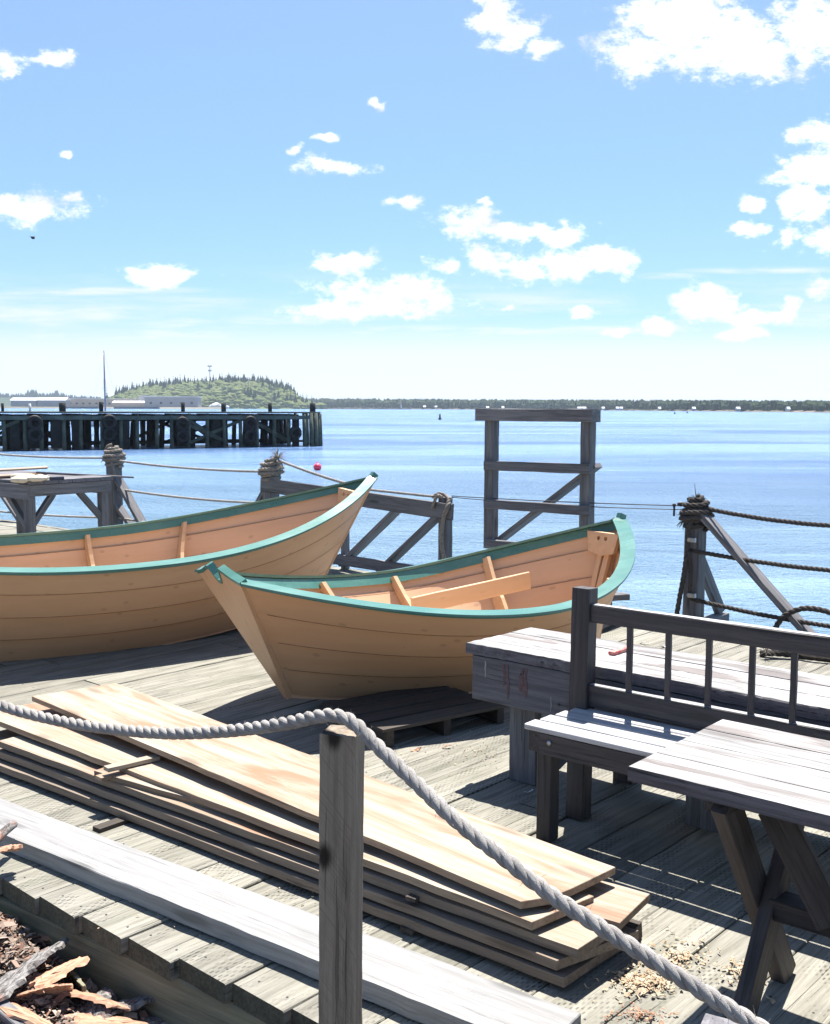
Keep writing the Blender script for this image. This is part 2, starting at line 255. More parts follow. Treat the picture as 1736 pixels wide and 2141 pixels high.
# ------------------------------------------------------------------ mesh builder
class MB:
    def __init__(s): s.v=[];s.f=[];s.g=[];s.r=[];s.sm=[];s.mi=[]
    def add(s,vs,fs,gs=None,rnd=None,smooth=False,mi=0):
        b=len(s.v); s.v+= [Vector(p) for p in vs]; o=(random.uniform(0,60),random.uniform(0,60),random.uniform(0,60)) if gs is None else (0,0,0)
        gs=gs or vs; s.g+=[(g[0]+o[0],g[1]+o[1],g[2]+o[2]) for g in gs]
        rnd=random.random() if rnd is None else rnd; s.r+=[rnd]*len(vs)
        for f in fs: s.f.append([b+i for i in f]); s.sm.append(smooth); s.mi.append(mi)
        return s
    def beam(s,a,b,w,h,up=(0,0,1),ch=None,seg=None,jit=0.0,rnd=None,ends=(0,0),mi=0,mtop=None,mcap=None):
        a=Vector(a);b=Vector(b);x=(b-a);Ln=x.length;x.normalize();up=Vector(up); y=up.cross(x)
        if y.length<1e-4: y=Vector((0,1,0)).cross(x)
        y.normalize(); z=x.cross(y)
        ch=min(w,h)*.07 if ch is None else ch
        seg=seg or max(1,int(Ln/.25)) if jit else (seg or 1)
        W,H=w/2,h/2
        sec=[(-W+ch,-H),(W-ch,-H),(W,-H+ch),(W,H-ch),(W-ch,H),(-W+ch,H),(-W,H-ch),(-W,-H+ch)]
        vs=[];gs=[];o=[random.uniform(0,60) for _ in range(3)]
        for i in range(seg+1):
            t=i/seg
            for k,(p,q) in enumerate(sec):
                jj=[random.uniform(-jit,jit) for _ in range(3)] if jit else (0,0,0)
                xo=Ln*t+jj[0]+(ends[0]*(q/H) if i==0 else ends[1]*(q/H) if i==seg else 0)
                vs.append(a+x*xo+y*(p+jj[1])+z*(q+jj[2])); gs.append((xo+o[0],p+o[1],q+o[2]))
        fs=[]
        for i in range(seg):
            for k in range(8): k2=(k+1)%8; fs.append([i*8+k,i*8+k2,(i+1)*8+k2,(i+1)*8+k])
        fs.append([7-k for k in range(8)]); fs.append([seg*8+k for k in range(8)])
        b0=len(s.f); s.add(vs,fs,gs,rnd,False,mi)
        if mcap is not None: s.mi[-1]=s.mi[-2]=mcap
        if mtop is not None:
            for i in range(seg): s.mi[b0+i*8+4]=mtop
        return s
    def prism(s,poly,z0,z1,dirv,ch=0.0,rnd=None,mi=0,mtop=None,zt=None):
        # poly: list of (x,y) counter-clockwise, dirv: grain direction in plan
        n=len(poly); dx=Vector((dirv[0],dirv[1])).normalized(); o=[random.uniform(0,60) for _ in range(3)]
        c=Vector((sum(p[0] for p in poly)/n,sum(p[1] for p in poly)/n))
        vs=[];gs=[]
        for lev,(z,k) in enumerate(((z0,0),(z1-ch,0),(z1,ch))):
            for i,p in enumerate(poly):
                P=Vector((p[0],p[1])); q=P+(c-P).normalized()*k if k else P
                zz=z+(zt[i] if zt else 0)
                vs.append((q.x,q.y,zz)); gs.append((q.dot(dx)+o[0],(-q.x*dx.y+q.y*dx.x)+o[1],zz+o[2]))
        fs=[[n-1-i for i in range(n)],[2*n+i for i in range(n)]]
        for l in range(2):
            for i in range(n): j=(i+1)%n; fs.append([l*n+i,l*n+j,(l+1)*n+j,(l+1)*n+i])
        b0=len(s.f); s.add(vs,fs,gs,rnd,False,mi)
        if mtop is not None: s.mi[b0+1]=mtop
        return s
    def tube(s,pts,r,k=8,smooth=True,cap=True,rnd=None,mi=0,o=None):
        pts=[Vector(p) for p in pts]; n=len(pts); vs=[];gs=[];fs=[]; o=o or [random.uniform(0,60) for _ in range(3)]
        t0=(pts[1]-pts[0]).normalized(); ref=Vector((0,0,1)) if abs(t0.z)<.9 else Vector((1,0,0)); nx=(ref-t0*ref.dot(t0)).normalized(); d=0
        for i,p in enumerate(pts):
            t=(pts[min(i+1,n-1)]-pts[max(i-1,0)]).normalized(); nx=(nx-t*nx.dot(t)).normalized(); ny=t.cross(nx)
            if i: d+=(p-pts[i-1]).length
            rr=r[i] if isinstance(r,(list,tuple)) else r
            for j in range(k):
                a=2*PI*j/k; vs.append(p+(nx*math.cos(a)+ny*math.sin(a))*rr); gs.append((d+o[0],rr*math.cos(a)+o[1],rr*math.sin(a)+o[2]))
        for i in range(n-1):
            for j in range(k): j2=(j+1)%k; fs.append([i*k+j,i*k+j2,(i+1)*k+j2,(i+1)*k+j])
        if cap: fs+= [[k-1-j for j in range(k)],[(n-1)*k+j for j in range(k)]]
        return s.add(vs,fs,gs,rnd,smooth,mi)
    def rope(s,pts,r,pitch=None,k=7,per=9,ph=0.0):
        # three strands laid round the path
        pitch=pitch or r*6.2; P=resample(pts,pitch/per); n=len(P); fr=frames(P)
        for q in range(3):
            st=[P[i]+(fr[i][0]*math.cos(ph+2*PI*(i/per+q/3))+fr[i][1]*math.sin(ph+2*PI*(i/per+q/3)))*r*.50 for i in range(n)]
            s.tube(st,r*.55,k)
        return s
    def lathe(s,prof,c,k=16,smooth=True,axis=(0,0,1),rnd=None):
        ax=Vector(axis).normalized(); ref=Vector((1,0,0)) if abs(ax.x)<.9 else Vector((0,1,0)); u=(ref-ax*ref.dot(ax)).normalized(); v=ax.cross(u); c=Vector(c)
        vs=[];fs=[]
        for (r,h) in prof:
            for j in range(k): a=2*PI*j/k; vs.append(c+ax*h+(u*math.cos(a)+v*math.sin(a))*r)
        for i in range(len(prof)-1):
            for j in range(k): j2=(j+1)%k; fs.append([i*k+j,i*k+j2,(i+1)*k+j2,(i+1)*k+j])
        fs+=[[k-1-j for j in range(k)],[(len(prof)-1)*k+j for j in range(k)]]
        return s.add(vs,fs,None,rnd,smooth)
    def ball(s,c,r,sub=2,jit=0.0,sq=(1,1,1),smooth=True,rnd=None,rot=None):
        bm=bmesh.new(); bmesh.ops.create_icosphere(bm,subdivisions=sub,radius=1); vs=[]
        for v in bm.verts:
            p=v.co*(1+random.uniform(-jit,jit)); p=Vector((p.x*sq[0],p.y*sq[1],p.z*sq[2]))*r
            if rot: p=rot@p
            vs.append(Vector(c)+p)
        fs=[[v.index for v in f.verts] for f in bm.faces]; bm.free(); return s.add(vs,fs,None,rnd,smooth)
    def build(s,name,mat,parent=None,root=None,org=None,**tags):
        # parts: vertices are stored relative to their thing's base
        me=bpy.data.meshes.new(name)
        base=root if root is not None else (Vector(org) if org is not None else None)
        if base is None:
            n=len(s.v); base=Vector((sum(p.x for p in s.v)/n,sum(p.y for p in s.v)/n,min(p.z for p in s.v)))
        me.from_pydata([p-base for p in s.v],[],s.f)
        a=me.attributes.new('grain','FLOAT_VECTOR','POINT'); a.data.foreach_set('vector',[c for g in s.g for c in g])
        a=me.attributes.new('rnd','FLOAT','POINT'); a.data.foreach_set('value',s.r)
        for m in (mat if isinstance(mat,(list,tuple)) else [mat]): me.materials.append(m)
        me.polygons.foreach_set('use_smooth',s.sm); me.polygons.foreach_set('material_index',s.mi)
        me.update(); o=bpy.data.objects.new(name,me); sc.collection.objects.link(o)
        if parent is not None: o.parent=parent
        else: o.location=base
        o['_b']=0; del o['_b']
        for k,v in tags.items(): o[k]=v
        return o
def resample(pts,d):
    pts=[Vector(p) for p in pts]; out=[pts[0].copy()]; acc=0
    for a,b in zip(pts,pts[1:]):
        Ls=(b-a).length
        if Ls<1e-9: continue
        t=d-acc
        while t<=Ls: out.append(a+(b-a)*(t/Ls)); t+=d
        acc=Ls-(t-d)
    return out
def frames(P):
    n=len(P); t0=(P[1]-P[0]).normalized(); ref=Vector((0,0,1)) if abs(t0.z)<.9 else Vector((1,0,0)); nx=(ref-t0*ref.dot(t0)).normalized(); o=[]
    for i in range(n):
        t=(P[min(i+1,n-1)]-P[max(i-1,0)]).normalized(); nx=(nx-t*nx.dot(t)).normalized(); o.append((nx,t.cross(nx)))
    return o
def spline(pts,n=12):
    P=[Vector(p) for p in pts]; P=[P[0]*2-P[1]]+P+[P[-1]*2-P[-2]]; o=[]
    for i in range(1,len(P)-2):
        a,b,c,d=P[i-1:i+3]
        for k in range(n):
            t=k/n; o.append(.5*((2*b)+(c-a)*t+(2*a-5*b+4*c-d)*t*t+(3*b-a-3*c+d)*t**3))
    o.append(P[-2]); return o
def sag(a,b,s_,n=24):
    a=Vector(a);b=Vector(b); return [a.lerp(b,i/n)-Vector((0,0,s_*4*(i/n)*(1-i/n))) for i in range(n+1)]
def empty(name,loc,label,cat,group=None):
    o=bpy.data.objects.new(name,None); sc.collection.objects.link(o); o.location=loc; o.empty_display_size=.1; o['label']=label; o['category']=cat
    if group: o['group']=group
    return o,Vector(loc)
def T(label,cat,group=None):
    d={'label':label,'category':cat}
    if group: d['group']=group
    return d
#@@SETTING
# ------------------------------------------------------------------ the setting: water, ground, far shores, deck
def struct(o): o['kind']='structure'; return o
def watermat():
    s=NT('water'); tcn=s.n('ShaderNodeTexCoord').outputs['Object']
    s.b.inputs['Base Color'].default_value=(.012,.05,.12,1); s.b.inputs['Roughness'].default_value=.24; s.b.inputs['IOR'].default_value=1.33
    geo=s.n('ShaderNodeNewGeometry').outputs['Position']
    n1=s.noise(geo,(.9,1.6,1),6,.62,.3); n2=s.noise(geo,(4.5,7.5,1),4,.6,.2); n3=s.noise(geo,(.12,.22,1),4,.6)
    strk=s.noise(geo,(.010,.035,1),5,.62,.8)     # calm slicks and ruffled bands
    sl=s.step(strk,.36,.68)
    amp=s.math('ADD',.35,s.math('MULTIPLY',sl,.75))
    h=s.math('ADD',s.math('MULTIPLY',n1,1.0),s.math('ADD',s.math('MULTIPLY',n2,.6),s.math('MULTIPLY',n3,1.3)))
    h=s.math('MULTIPLY',h,amp)
    s.bump(h,.70,1.0)
    base_col=s.mix(sl,(.115,.225,.42),(.07,.16,.36)); sp_=s.n('ShaderNodeSeparateXYZ'); s.l(geo,sp_.inputs[0])
    off_=s.math('ADD',s.math('ADD',sp_.outputs[1],s.math('MULTIPLY',sp_.outputs[0],.6)),s.math('MULTIPLY',s.math('SUBTRACT',s.noise(geo,(.03,.06,1),4,.6),.5),60))
    near_glit=s.step(off_,95,8)                       # paler towards the shore: sun glitter on the waves put into the colour
    s.l(s.mix(near_glit,base_col,s.mix(sl,(.30,.44,.54),(.20,.34,.47))),s.b.inputs['Base Color'])
    return s.m
M_water=watermat()
mb=MB(); me=[]
R=9000
# one sheet with finer cells near the quay
xs=[-9000,-3000,-1000,-300,-100,-30,0,30,100,300,1000,3000,9000]; ys=[-200,-30,0,4,10,30,100,300,1000,3000,9500]
vs=[(x,y,ZW) for y in ys for x in xs]; nx=len(xs)
mb.add(vs,[[j*nx+i,j*nx+i+1,(j+1)*nx+i+1,(j+1)*nx+i] for j in range(len(ys)-1) for i in range(nx-1)])
struct(mb.build('water',M_water,org=(0,0,ZW)))
# shore ground under and in front of the deck
mb=MB(); vs=[];nxg=60;ys=[-400,-90,-30,-10,-4,-1,0,.8,1.4]+[1.6+.06*i for i in range(44)]+[4.6,5.5,8]
xg=[-400,-90,-30]+[-14+i*.4 for i in range(29)]+[-2.7+.06*i for i in range(44)]+[.3,1,2,4,8,14,30,90,400]
def gz(x,y):
    e=y-(2.640-.723*x)                      # distance beyond the deck edge
    z=-.30+.03*math.sin(x*5.1+1)*math.cos(y*4.3)+.012*math.sin(x*23)*math.sin(y*19)
    z+=.22*math.exp(-((x+1.48)**2/.13+(y-3.4)**2/.30))+.05*math.exp(-((x+1.0)**2/.08+(y-3.1)**2/.08))
    if e>.3: z-=(e-.3)*.9
    return z
for y in ys:
    for x in xg: vs.append((x,y,gz(x,y)))
nx=len(xg); mb.add(vs,[[j*nx+i,j*nx+i+1,(j+1)*nx+i+1,(j+1)*nx+i] for j in range(len(ys)-1) for i in range(nx-1)],None,None,True)
struct(mb.build('ground',M_ground,org=(0,0,-.33)))
# the deck: planks laid along uD, every plank cut by hand at the near edge
uD=Vector((math.sin(math.radians(42)),math.cos(math.radians(42)),0)); vD=Vector((uD.y,-uD.x,0))
def edge_near(s):                         # u coordinate on the near edge for strip s, edge through E0 along E1
    E0=Vector((-1.3102,3.588,0)); E1=Vector((.9354,-.6765,0)).normalized(); k=(s-E0.dot(vD))/E1.dot(vD); return (E0+E1*k).dot(uD)
def edge_far(s):
    E0=Vector((0,10.60,0)); E1=Vector((1,-.88,0)).normalized(); k=(s-E0.dot(vD))/E1.dot(vD); return (E0+E1*k).dot(uD)
mb=MB(); E0=Vector((-1.3102,3.588,0)).dot(vD); wid=.2335
rs=random.Random(3)
for i in range(-52,34):
    s0=E0+i*wid; g1=rs.uniform(.0015,.004); a=edge_near(s0+wid/2)+rs.uniform(-.006,.006); b=edge_far(s0+wid/2)+.05+rs.uniform(-.02,.02)
    cuts=[a]; p=a+rs.uniform(1.5,4.8)
    while p<b-1: cuts.append(p); p+=4.88
    cuts.append(b)
    for c0,c1 in zip(cuts,cuts[1:]):
        dz=rs.uniform(-.004,.004); c=s0+wid/2
        random.seed(i*100+int(c0*10))
        mb.beam(uD*(c0+.003)+vD*c+Vector((0,0,-.0325+dz)),uD*(c1-.003)+vD*c+Vector((0,0,-.0325+dz+rs.uniform(-.002,.002))),wid-g1*1.6,.065,ch=.004,seg=max(2,int((c1-c0)/.12)),jit=.0012,mcap=1)
        if c0==a:
            for kx in range(9):
                for sy in (-1,1):
                    q=uD*(c0+.06+kx*.41)+vD*(c+sy*wid*.27+rs.uniform(-.01,.01))+Vector((0,0,.0012+dz)); mb.add([q+Vector((math.cos(a_)*.0042,math.sin(a_)*.0042,0)) for a_ in [k*PI/3 for k in range(6)]],[[0,1,2,3,4,5]],None,None,False,2)
random.seed(11)
struct(mb.build('deck',[M_deck,M_endgrain_shade,M_dark],org=(0,0,0)))
# rim beams that carry the plank ends
mb=MB(); E1=Vector((.937,-.682,0)).normalized(); nE=Vector((-E1.y,E1.x,0))*-1
a=Vector((-1.3102,3.588,0))+E1*-9; b=a+E1*16
mb.beam(a-nE*-.0+Vector((0,0,-.215))+Vector((.035,.048,0)),b+Vector((0,0,-.215))+Vector((.035,.048,0)),.09,.29,seg=60,jit=.003)
e1=Vector((1,-.88,0)).normalized(); mb.beam(Vector((-12,10.60+.88*12-.12,-.24)),Vector((8,10.60-.88*8-.12,-.24)),.1,.33,seg=4)
struct(mb.build('deck_rim',M_fascia,org=(0,0,0)))
# piles under the outer edge
for k in range(6):
    x=-6+k*2.4; y=10.60-.88*x-.35
    mb=MB(); mb.tube([(x,y,-.35),(x,y,-1.6),(x,y,-4.5)],.15,12)
    mb.build('deck_pile',M_pile,**T('round pile under the outer edge of the deck','pile','piles under the outer edge of the deck'))

# far shore: forested ridge, shoreline running nearer on the right
def landmat(name,a,b,c,sc_):
    s=NT(name); geo=s.n('ShaderNodeNewGeometry').outputs['Position']; n=s.noise(geo,(sc_,sc_,sc_),6,.7); n2=s.noise(geo,(sc_*.12,)*3,4,.6)
    col=s.mix(s.step(n,.35,.65),a,b); col=s.mix(s.step(n2,.5,.62),col,c); s.l(col,s.b.inputs['Base Color']); s.b.inputs['Roughness'].default_value=1; s.b.inputs['Specular IOR Level'].default_value=0
    return s.m
M_shore=landmat('shore_rock',(.15,.135,.115),(.10,.1,.075),(.18,.165,.14),.05)
M_conif=landmat('conifer_foliage',(.018,.035,.018),(.035,.06,.025),(.03,.055,.03),.25)
M_decid=landmat('spring_foliage',(.075,.10,.04),(.15,.17,.07),(.12,.14,.065),.12)
M_farwood=landmat('far_forest',(.025,.04,.03),(.06,.08,.045),(.045,.06,.035),.06)
def strip(name,pts,depth,hs,mat,kind=None):
    # low land along a shoreline: pts = near edge, hs = heights inland
    mb=MB(); n=len(pts); vs=[]
    for p in pts:
        d=Vector((p[0],p[1],0)).normalized()
        for k,(f,h) in enumerate(((0,-1),(.06,1.6),(.2,3),(.6,hs),(1,hs*.6))): q=Vector((p[0],p[1],0))+d*depth*f; vs.append((q.x,q.y,ZW+h))
    mb.add(vs,[[i*5+k,(i+1)*5+k,(i+1)*5+k+1,i*5+k+1] for i in range(n-1) for k in range(4)],None,None,True)
    return struct(mb.build(name,mat))
def at_dist(u,dist):
    x=ray(u,860); return Vector((x.x/x.y*dist,dist,0))
shore=[(560,3300),(700,2500),(860,2350),(1000,2150),(1150,1950),(1300,1720),(1450,1480),(1600,1280),(1736,1120),(1950,950),(2300,800)]
SP=[at_dist(*q) for q in shore]
strip('far_shore',SP,420,6,M_shore)
def crown_tuft(mb,c,r,h,sq=.9,n=1,sub=1):
    mb.ball(c,1,sub,.22,(r,r*sq,h),False)
def cone(mb,x,y,z,r,h,k=6,lay=3):
    ph=random.uniform(0,6)
    for l in range(lay):
        z0=z+h*(.08+.27*l); rr=r*(1-.28*l)*random.uniform(.85,1.1); hh=h*(1-.27*l)*.62 if l<lay-1 else z+h-z0
        vs=[(x+math.cos(ph+2*PI*j/k)*rr*random.uniform(.75,1.15),y+math.sin(ph+2*PI*j/k)*rr*random.uniform(.75,1.15),z0-h*.05*random.random()) for j in range(k)]+[(x+random.uniform(-.05,.05)*r,y,z0+hh)]
        mb.add(vs,[[j,(j+1)%k,k] for j in range(k)],None,None,False)
mb=MB(); rs=random.Random(5); random.seed(5)
P=[p for p in SP]; seg=list(zip(P,P[1:]))
for (a,b),(q0,q1) in zip(seg,zip(shore,shore[1:])):
    n=int((q1[0]-q0[0])*1.5)
    for i in range(n):
        for row in range(3):
            t=(i+rs.random())/n; p=a.lerp(b,t); d=p.normalized(); dist=rs.uniform(.05,.35)+row*.25; p=p+d*420*dist
            px=q0[0]+(q1[0]-q0[0])*t
            hh=max(3.0,(15.5-px*.0028)*rs.uniform(.6,1.35)*(p.length/1900)**.6)+row*1.2*max(0,(1-(px-700)/1100))
            if rs.random()<.55: cone(mb,p.x,p.y,ZW+2,hh*.34,hh*1.1,5,2)
            else: crown_tuft(mb,(p.x,p.y,ZW+2+hh*.45),hh*.55,hh*.55)
o=mb.build('forest',M_farwood,label='dark band of forest along the far shore to the right',category='forest',kind='stuff')
# island hill with its trees
DI=2150.
prof=[(185,846),(200,840),(225,824),(250,813),(280,806),(300,803),(330,801),(360,797),(400,794),(440,793),(480,791),(520,793),(550,797),(575,803),(600,812),(620,826),(640,838),(660,847),(670,851)]
def top_at(u):
    for (a,b),(c,d) in zip(prof,prof[1:]):
        if a<=u<=c: return b+(d-b)*(u-a)/(c-a)
    return 852
def hill_z(u,v,Y): return D(u,v,Y).z
mb=MB(); nu,nv=64,14; vs=[]
def hillpt(fu,fv):
    u=185+485*fu; Y=DI+330*fv; x=D(u,852,DI).x*(1+.10*fv); crest=D(u,top_at(u)+13,DI+200).z
    prof_=math.sin(min(1,fv/.62)*PI/2)**1.1 if fv<.62 else math.cos((fv-.62)/.38*PI/2)
    z=ZW+1.0*min(1,fv*12)+max(0,(crest-ZW-1))*prof_; 
    return Vector((x,Y+6*math.sin(u*.08),z if fv>0 else ZW-.5))
for i in range(nu+1):
    for j in range(nv+1): vs.append(hillpt(i/nu,j/nv))
mb.add(vs,[[i*(nv+1)+j,(i+1)*(nv+1)+j,(i+1)*(nv+1)+j+1,i*(nv+1)+j+1] for i in range(nu) for j in range(nv)],None,None,True)
struct(mb.build('island_hill',M_decid))
random.seed(21); rs=random.Random(21)
mb=MB()
for k in range(3000):
    fu=rs.random(); fv=rs.uniform(.02,.64); p=hillpt(fu,fv); u=185+485*fu
    if (fu-.48)>0 and fu>.55 and rs.random()<.15: continue
    r=rs.choice((3.5,4.5,6,8,10))*rs.uniform(.8,1.2); 
    if fv<.06: r*=.6
    crown_tuft(mb,(p.x,p.y,p.z+r*.35),r,r*.75)
mb.build('woodland',M_decid,label='pale green spring woodland covering the island slope',category='woodland',kind='stuff')
mb=MB()
for k in range(1300):
    fu=rs.random(); fv=rs.uniform(.50,.8); u=185+485*fu
    if rs.random()>(.95 if 450<u<505 else .75 if 505<u<600 or 285<u<340 or 215<u<250 else .35): continue
    p=hillpt(fu,fv); h=rs.uniform(12,24)*rs.uniform(.7,1.25)*(1 if 225<u<610 else .7); cone(mb,p.x,p.y,p.z-1,h*.25,h,7,4)
mb.build('spruce_wood',M_conif,label='dark spruces standing along the crest of the island',category='woodland',kind='stuff')
spots=[(520,.15),(516,.18),(524,.2),(530,.14),(511,.22),(575,.12),(580,.16),(598,.14),(605,.12),(560,.3),(545,.35),(460,.5),(468,.46),(476,.5),(484,.48),(492,.5),(455,.54),(448,.52),(500,.54),(415,.42),(424,.5),(396,.45),(270,.4),(262,.5),(285,.5),(640,.12),(648,.1),(632,.2),(618,.18),(588,.3),(566,.4),(405,.3),(352,.48),(368,.5),(330,.42),(322,.5),(436,.3),(232,.4),(216,.35),(244,.5)]
for u,fv in spots:
    for q in range(2 if fv<.5 else 1):
        p=hillpt((u+rs.uniform(-3,3)-185)/485,fv); h=rs.uniform(18,28); mb=MB(); cone(mb,p.x,p.y,p.z-1,h*.24,h,8,5)
        mb.tube([(p.x,p.y,p.z-2),(p.x,p.y,p.z+h*.3)],.4,5)
        mb.build('spruce_tree',M_conif,**T('dark pointed spruce standing out of the pale green island woodland','tree','spruces standing out on the island'))
# mast with aerials on the crest
p=hillpt((427-185)/485,.58); p0=Vector((p.x,p.y,p.z)); ztop=D(427,764,p.y).z
t,root=empty('radio_mast',p0,'slim grey radio mast with aerials above the island trees','radio mast')
mb=MB(); mb.tube([p0,(p.x,p.y,ztop)],[1.0,.6],8); mb.build('pole',M_metal,t,root)
for zz,rr in ((ztop-1.5,4.0),(ztop-11,3.0)):
    mb=MB()
    for k in range(6):
        a=k*PI/3; c=Vector((p.x+math.cos(a)*rr,p.y+math.sin(a)*rr,zz)); mb.beam(c-Vector((0,0,1.8)),c+Vector((0,0,1.8)),1.1,.7); mb.beam((p.x,p.y,zz),c,.4,.4)
    mb.build('aerial',M_metal,t,root)
# further hills at the far left
mb=MB(); vs=[]; hp=[(-900,836),(-300,830),(-60,829),(0,828),(40,829),(90,827),(140,831),(190,832),(240,835),(300,840)]
for u,v in hp:
    for Y,f in ((3900,0),(4100,1),(4600,.4)): q=D(u,v,Y); vs.append((q.x,Y,ZW+(q.z-ZW)*f))
mb.add(vs,[[i*3+k,(i+1)*3+k,(i+1)*3+k+1,i*3+k+1] for i in range(len(hp)-1) for k in range(2)],None,None,True)
struct(mb.build('far_hills',M_farwood))
mb=MB()
for k in range(420):
    u=rs.uniform(-60,235); 
    vt=827 if u<140 else 830+(u-140)*.07
    q=D(u,vt+4,4080); h=rs.uniform(14,26)*(1.5 if 58<u<76 or 115<u<122 else 1); cone(mb,q.x,q.y,q.z-6,h*.3,h,5,2)
mb.build('far_spruces',M_farwood,label='hazy line of far spruces behind the quay sheds at the left',category='forest',kind='stuff')
# quay behind the pier with its buildings
YQ=1850.
qa=[at_dist(u,YQ+ (0)) for u in (-500,-200,0,150,300,420,470)]
strip('quay',qa,300,3.2,M_shore)
M_shed=plain('grey_shed_wall',(.20,.22,.27),.8,(.28,.29,.34),.05); M_shedroof=plain('shed_roof',(.5,.52,.55),.7,(.4,.4,.42),.05); M_pink=plain('beige_wall',(.55,.42,.33),.8,(.48,.36,.28),.08); M_wroof=plain('white_roof',(.85,.85,.85),.6,(.75,.75,.75),.1); M_gwall=plain('grey_block_wall',(.34,.32,.34),.8,(.28,.27,.3),.05); M_quay=plain('dark_quay_wall',(.03,.04,.07),.9,(.06,.06,.08),.3)
def shed(name,u0,u1,vt,vb,Y,dep,wall,roof,label,gable=True,wins=0):
    a=D(u0,vb,Y);b=D(u1,vb,Y);zt=D(u0,vt,Y).z; zb=min(a.z,b.z)-1; h=zt-zb; t,root=empty(name,((a.x+b.x)/2,Y,zb),label,'building')
    eav=zb+h*(.72 if gable else .93)
    mb=MB(); mb.prism([(a.x,Y),(b.x,Y),(b.x,Y+dep),(a.x,Y+dep)],zb,eav,(1,0)); mb.build('wall',wall,t,root)
    mb=MB(); m=Y+dep/2; o_=1.2
    if gable:
        vs=[(a.x-o_,Y-o_,eav),(b.x+o_,Y-o_,eav),(b.x+o_,m,zt),(a.x-o_,m,zt),(a.x-o_,Y+dep+o_,eav),(b.x+o_,Y+dep+o_,eav)]
        mb.add(vs,[[0,1,2,3],[3,2,5,4],[0,3,4],[1,5,2],[0,4,5,1]])
    else: mb.prism([(a.x-o_,Y-o_),(b.x+o_,Y-o_),(b.x+o_,Y+dep),(a.x-o_,Y+dep)],eav+.05,zt,(1,0))
    mb.build('roof',roof,t,root)
    for k in range(wins):
        x=a.x+(b.x-a.x)*(k+.6)/(wins+.2); mb=MB(); mb.prism([(x-2.2,Y-.15),(x+2.2,Y-.15),(x+2.2,Y+.2),(x-2.2,Y+.2)],zb+h*.3,zb+h*.5,(1,0)); mb.build('window',M_quay,t,root)
shed('shed',23,76,831,852,1950,26,M_shed,M_shedroof,'left half of the twin grey gabled sheds behind the pier')
shed('shed',79,137,830.5,852,1946,30,M_shed,M_shedroof,'right half of the twin grey gabled sheds behind the pier')
shed('warehouse',139,306,833,849,1985,30,M_pink,M_wroof,'long low beige warehouse right of the grey sheds',False,12)
shed('low_shed',236,306,838,850.5,1940,22,M_pink,M_wroof,'low white roofed shed in front of the beige warehouse')
shed('factory',303,414,828.5,850.5,1930,34,M_gwall,M_wroof,'grey flat roofed factory block at the foot of the wooded hill',False,5)
shed('factory_annex',290,322,827,840,1968,20,M_gwall,M_shedroof,'small pale annex behind the left end of the grey factory',False,0)
for (u0,u1) in ((137,205),(238,330)):
    a=D(u0,853,1800);b=D(u1,853,1800); mb=MB(); mb.prism([(a.x,1800),(b.x,1800),(b.x,1815),(a.x,1815)],ZW-1,D(u0,850.3,1800).z,(1,0)); mb.build('quay_wall',M_quay,label='dark low quay wall in front of the beige warehouse' if u0<200 else 'dark low quay wall below the hill right of the mast',category='quay wall')
# white rocks and scrub at the foot of the hill
for k,(u,v,r) in enumerate(((452,848,9),(443,850,6),(462,850,6),(474,851,5))):
    p=D(u,v,2100); mb=MB(); mb.ball(p,r*.8,2,.15,(1.3,1,.8),False); mb.build('boulder',M_wroof,**T('pale boulder on the beach below the hill','boulder','pale boulders on the island beach'))
# breakwater with a light at its end
mb=MB(); a=D(640,853,2250); b=D(858,855.2,2250); n=46
for i in range(n):
    p=a.lerp(b,i/(n-1)); mb.ball((p.x,p.y,ZW+.9),1,1,.25,(random.uniform(3.5,6),4,random.uniform(1.6,2.6)),False)
mb.build('breakwater',M_shore,label='long low rock breakwater below the far shore right of the island',category='breakwater')
p=D(839,853,2250); t,root=empty('lighthouse',(p.x,p.y,ZW+2.5),'tiny white light tower on the end of the breakwater','lighthouse')
mb=MB(); mb.lathe([(1.6,0),(1.1,7),(1.5,7.1),(1.5,7.6)],(p.x,p.y,ZW+2.5),10); mb.build('tower',M_white,t,root)
mb=MB(); mb.lathe([(.9,7.6),(.9,9),(.1,10)],(p.x,p.y,ZW+2.5),10); mb.build('lantern',M_red,t,root)
# little houses on the far shore
for i,(u,v,wd) in enumerate(((888,851,9),(912,851.5,8),(1020,853,10),(1052,853,9),(1213,855.5,16),(1222,855.5,14),(1262,856,9),(1292,856.5,10),(1300,857,9),(1380,858,8),(1452,857.5,10),(1545,857,12),(1650,859.5,9))):
    for (q0,d0),(q1,d1) in zip(shore,shore[1:]):
        if q0<=u<q1: Y=(d0+(d1-d0)*(u-q0)/(q1-q0))*.995
    p=D(u,v+1.5,Y); t,root=empty('house',(p.x,p.y,p.z-1),'tiny pale house on the far wooded shore','house','tiny houses on the far shore')
    s_=wd*.22*Y/1900; z0=max(p.z-1,ZW+.6)
    mb=MB(); mb.prism([(p.x-s_,p.y),(p.x+s_,p.y),(p.x+s_,p.y+8),(p.x-s_,p.y+8)],z0,z0+3,(1,0)); mb.build('wall',M_pink if i%3==0 else M_shed,t,root)
    mb=MB(); e=z0+3; mb.add([(p.x-s_-.5,p.y-.5,e),(p.x+s_+.5,p.y-.5,e),(p.x+s_+.5,p.y+4,e+2.6),(p.x-s_-.5,p.y+4,e+2.6),(p.x-s_-.5,p.y+8.5,e),(p.x+s_+.5,p.y+8.5,e)],[[0,1,2,3],[3,2,5,4],[0,3,4],[1,5,2],[0,4,5,1]]); mb.build('roof',M_shedroof,t,root)

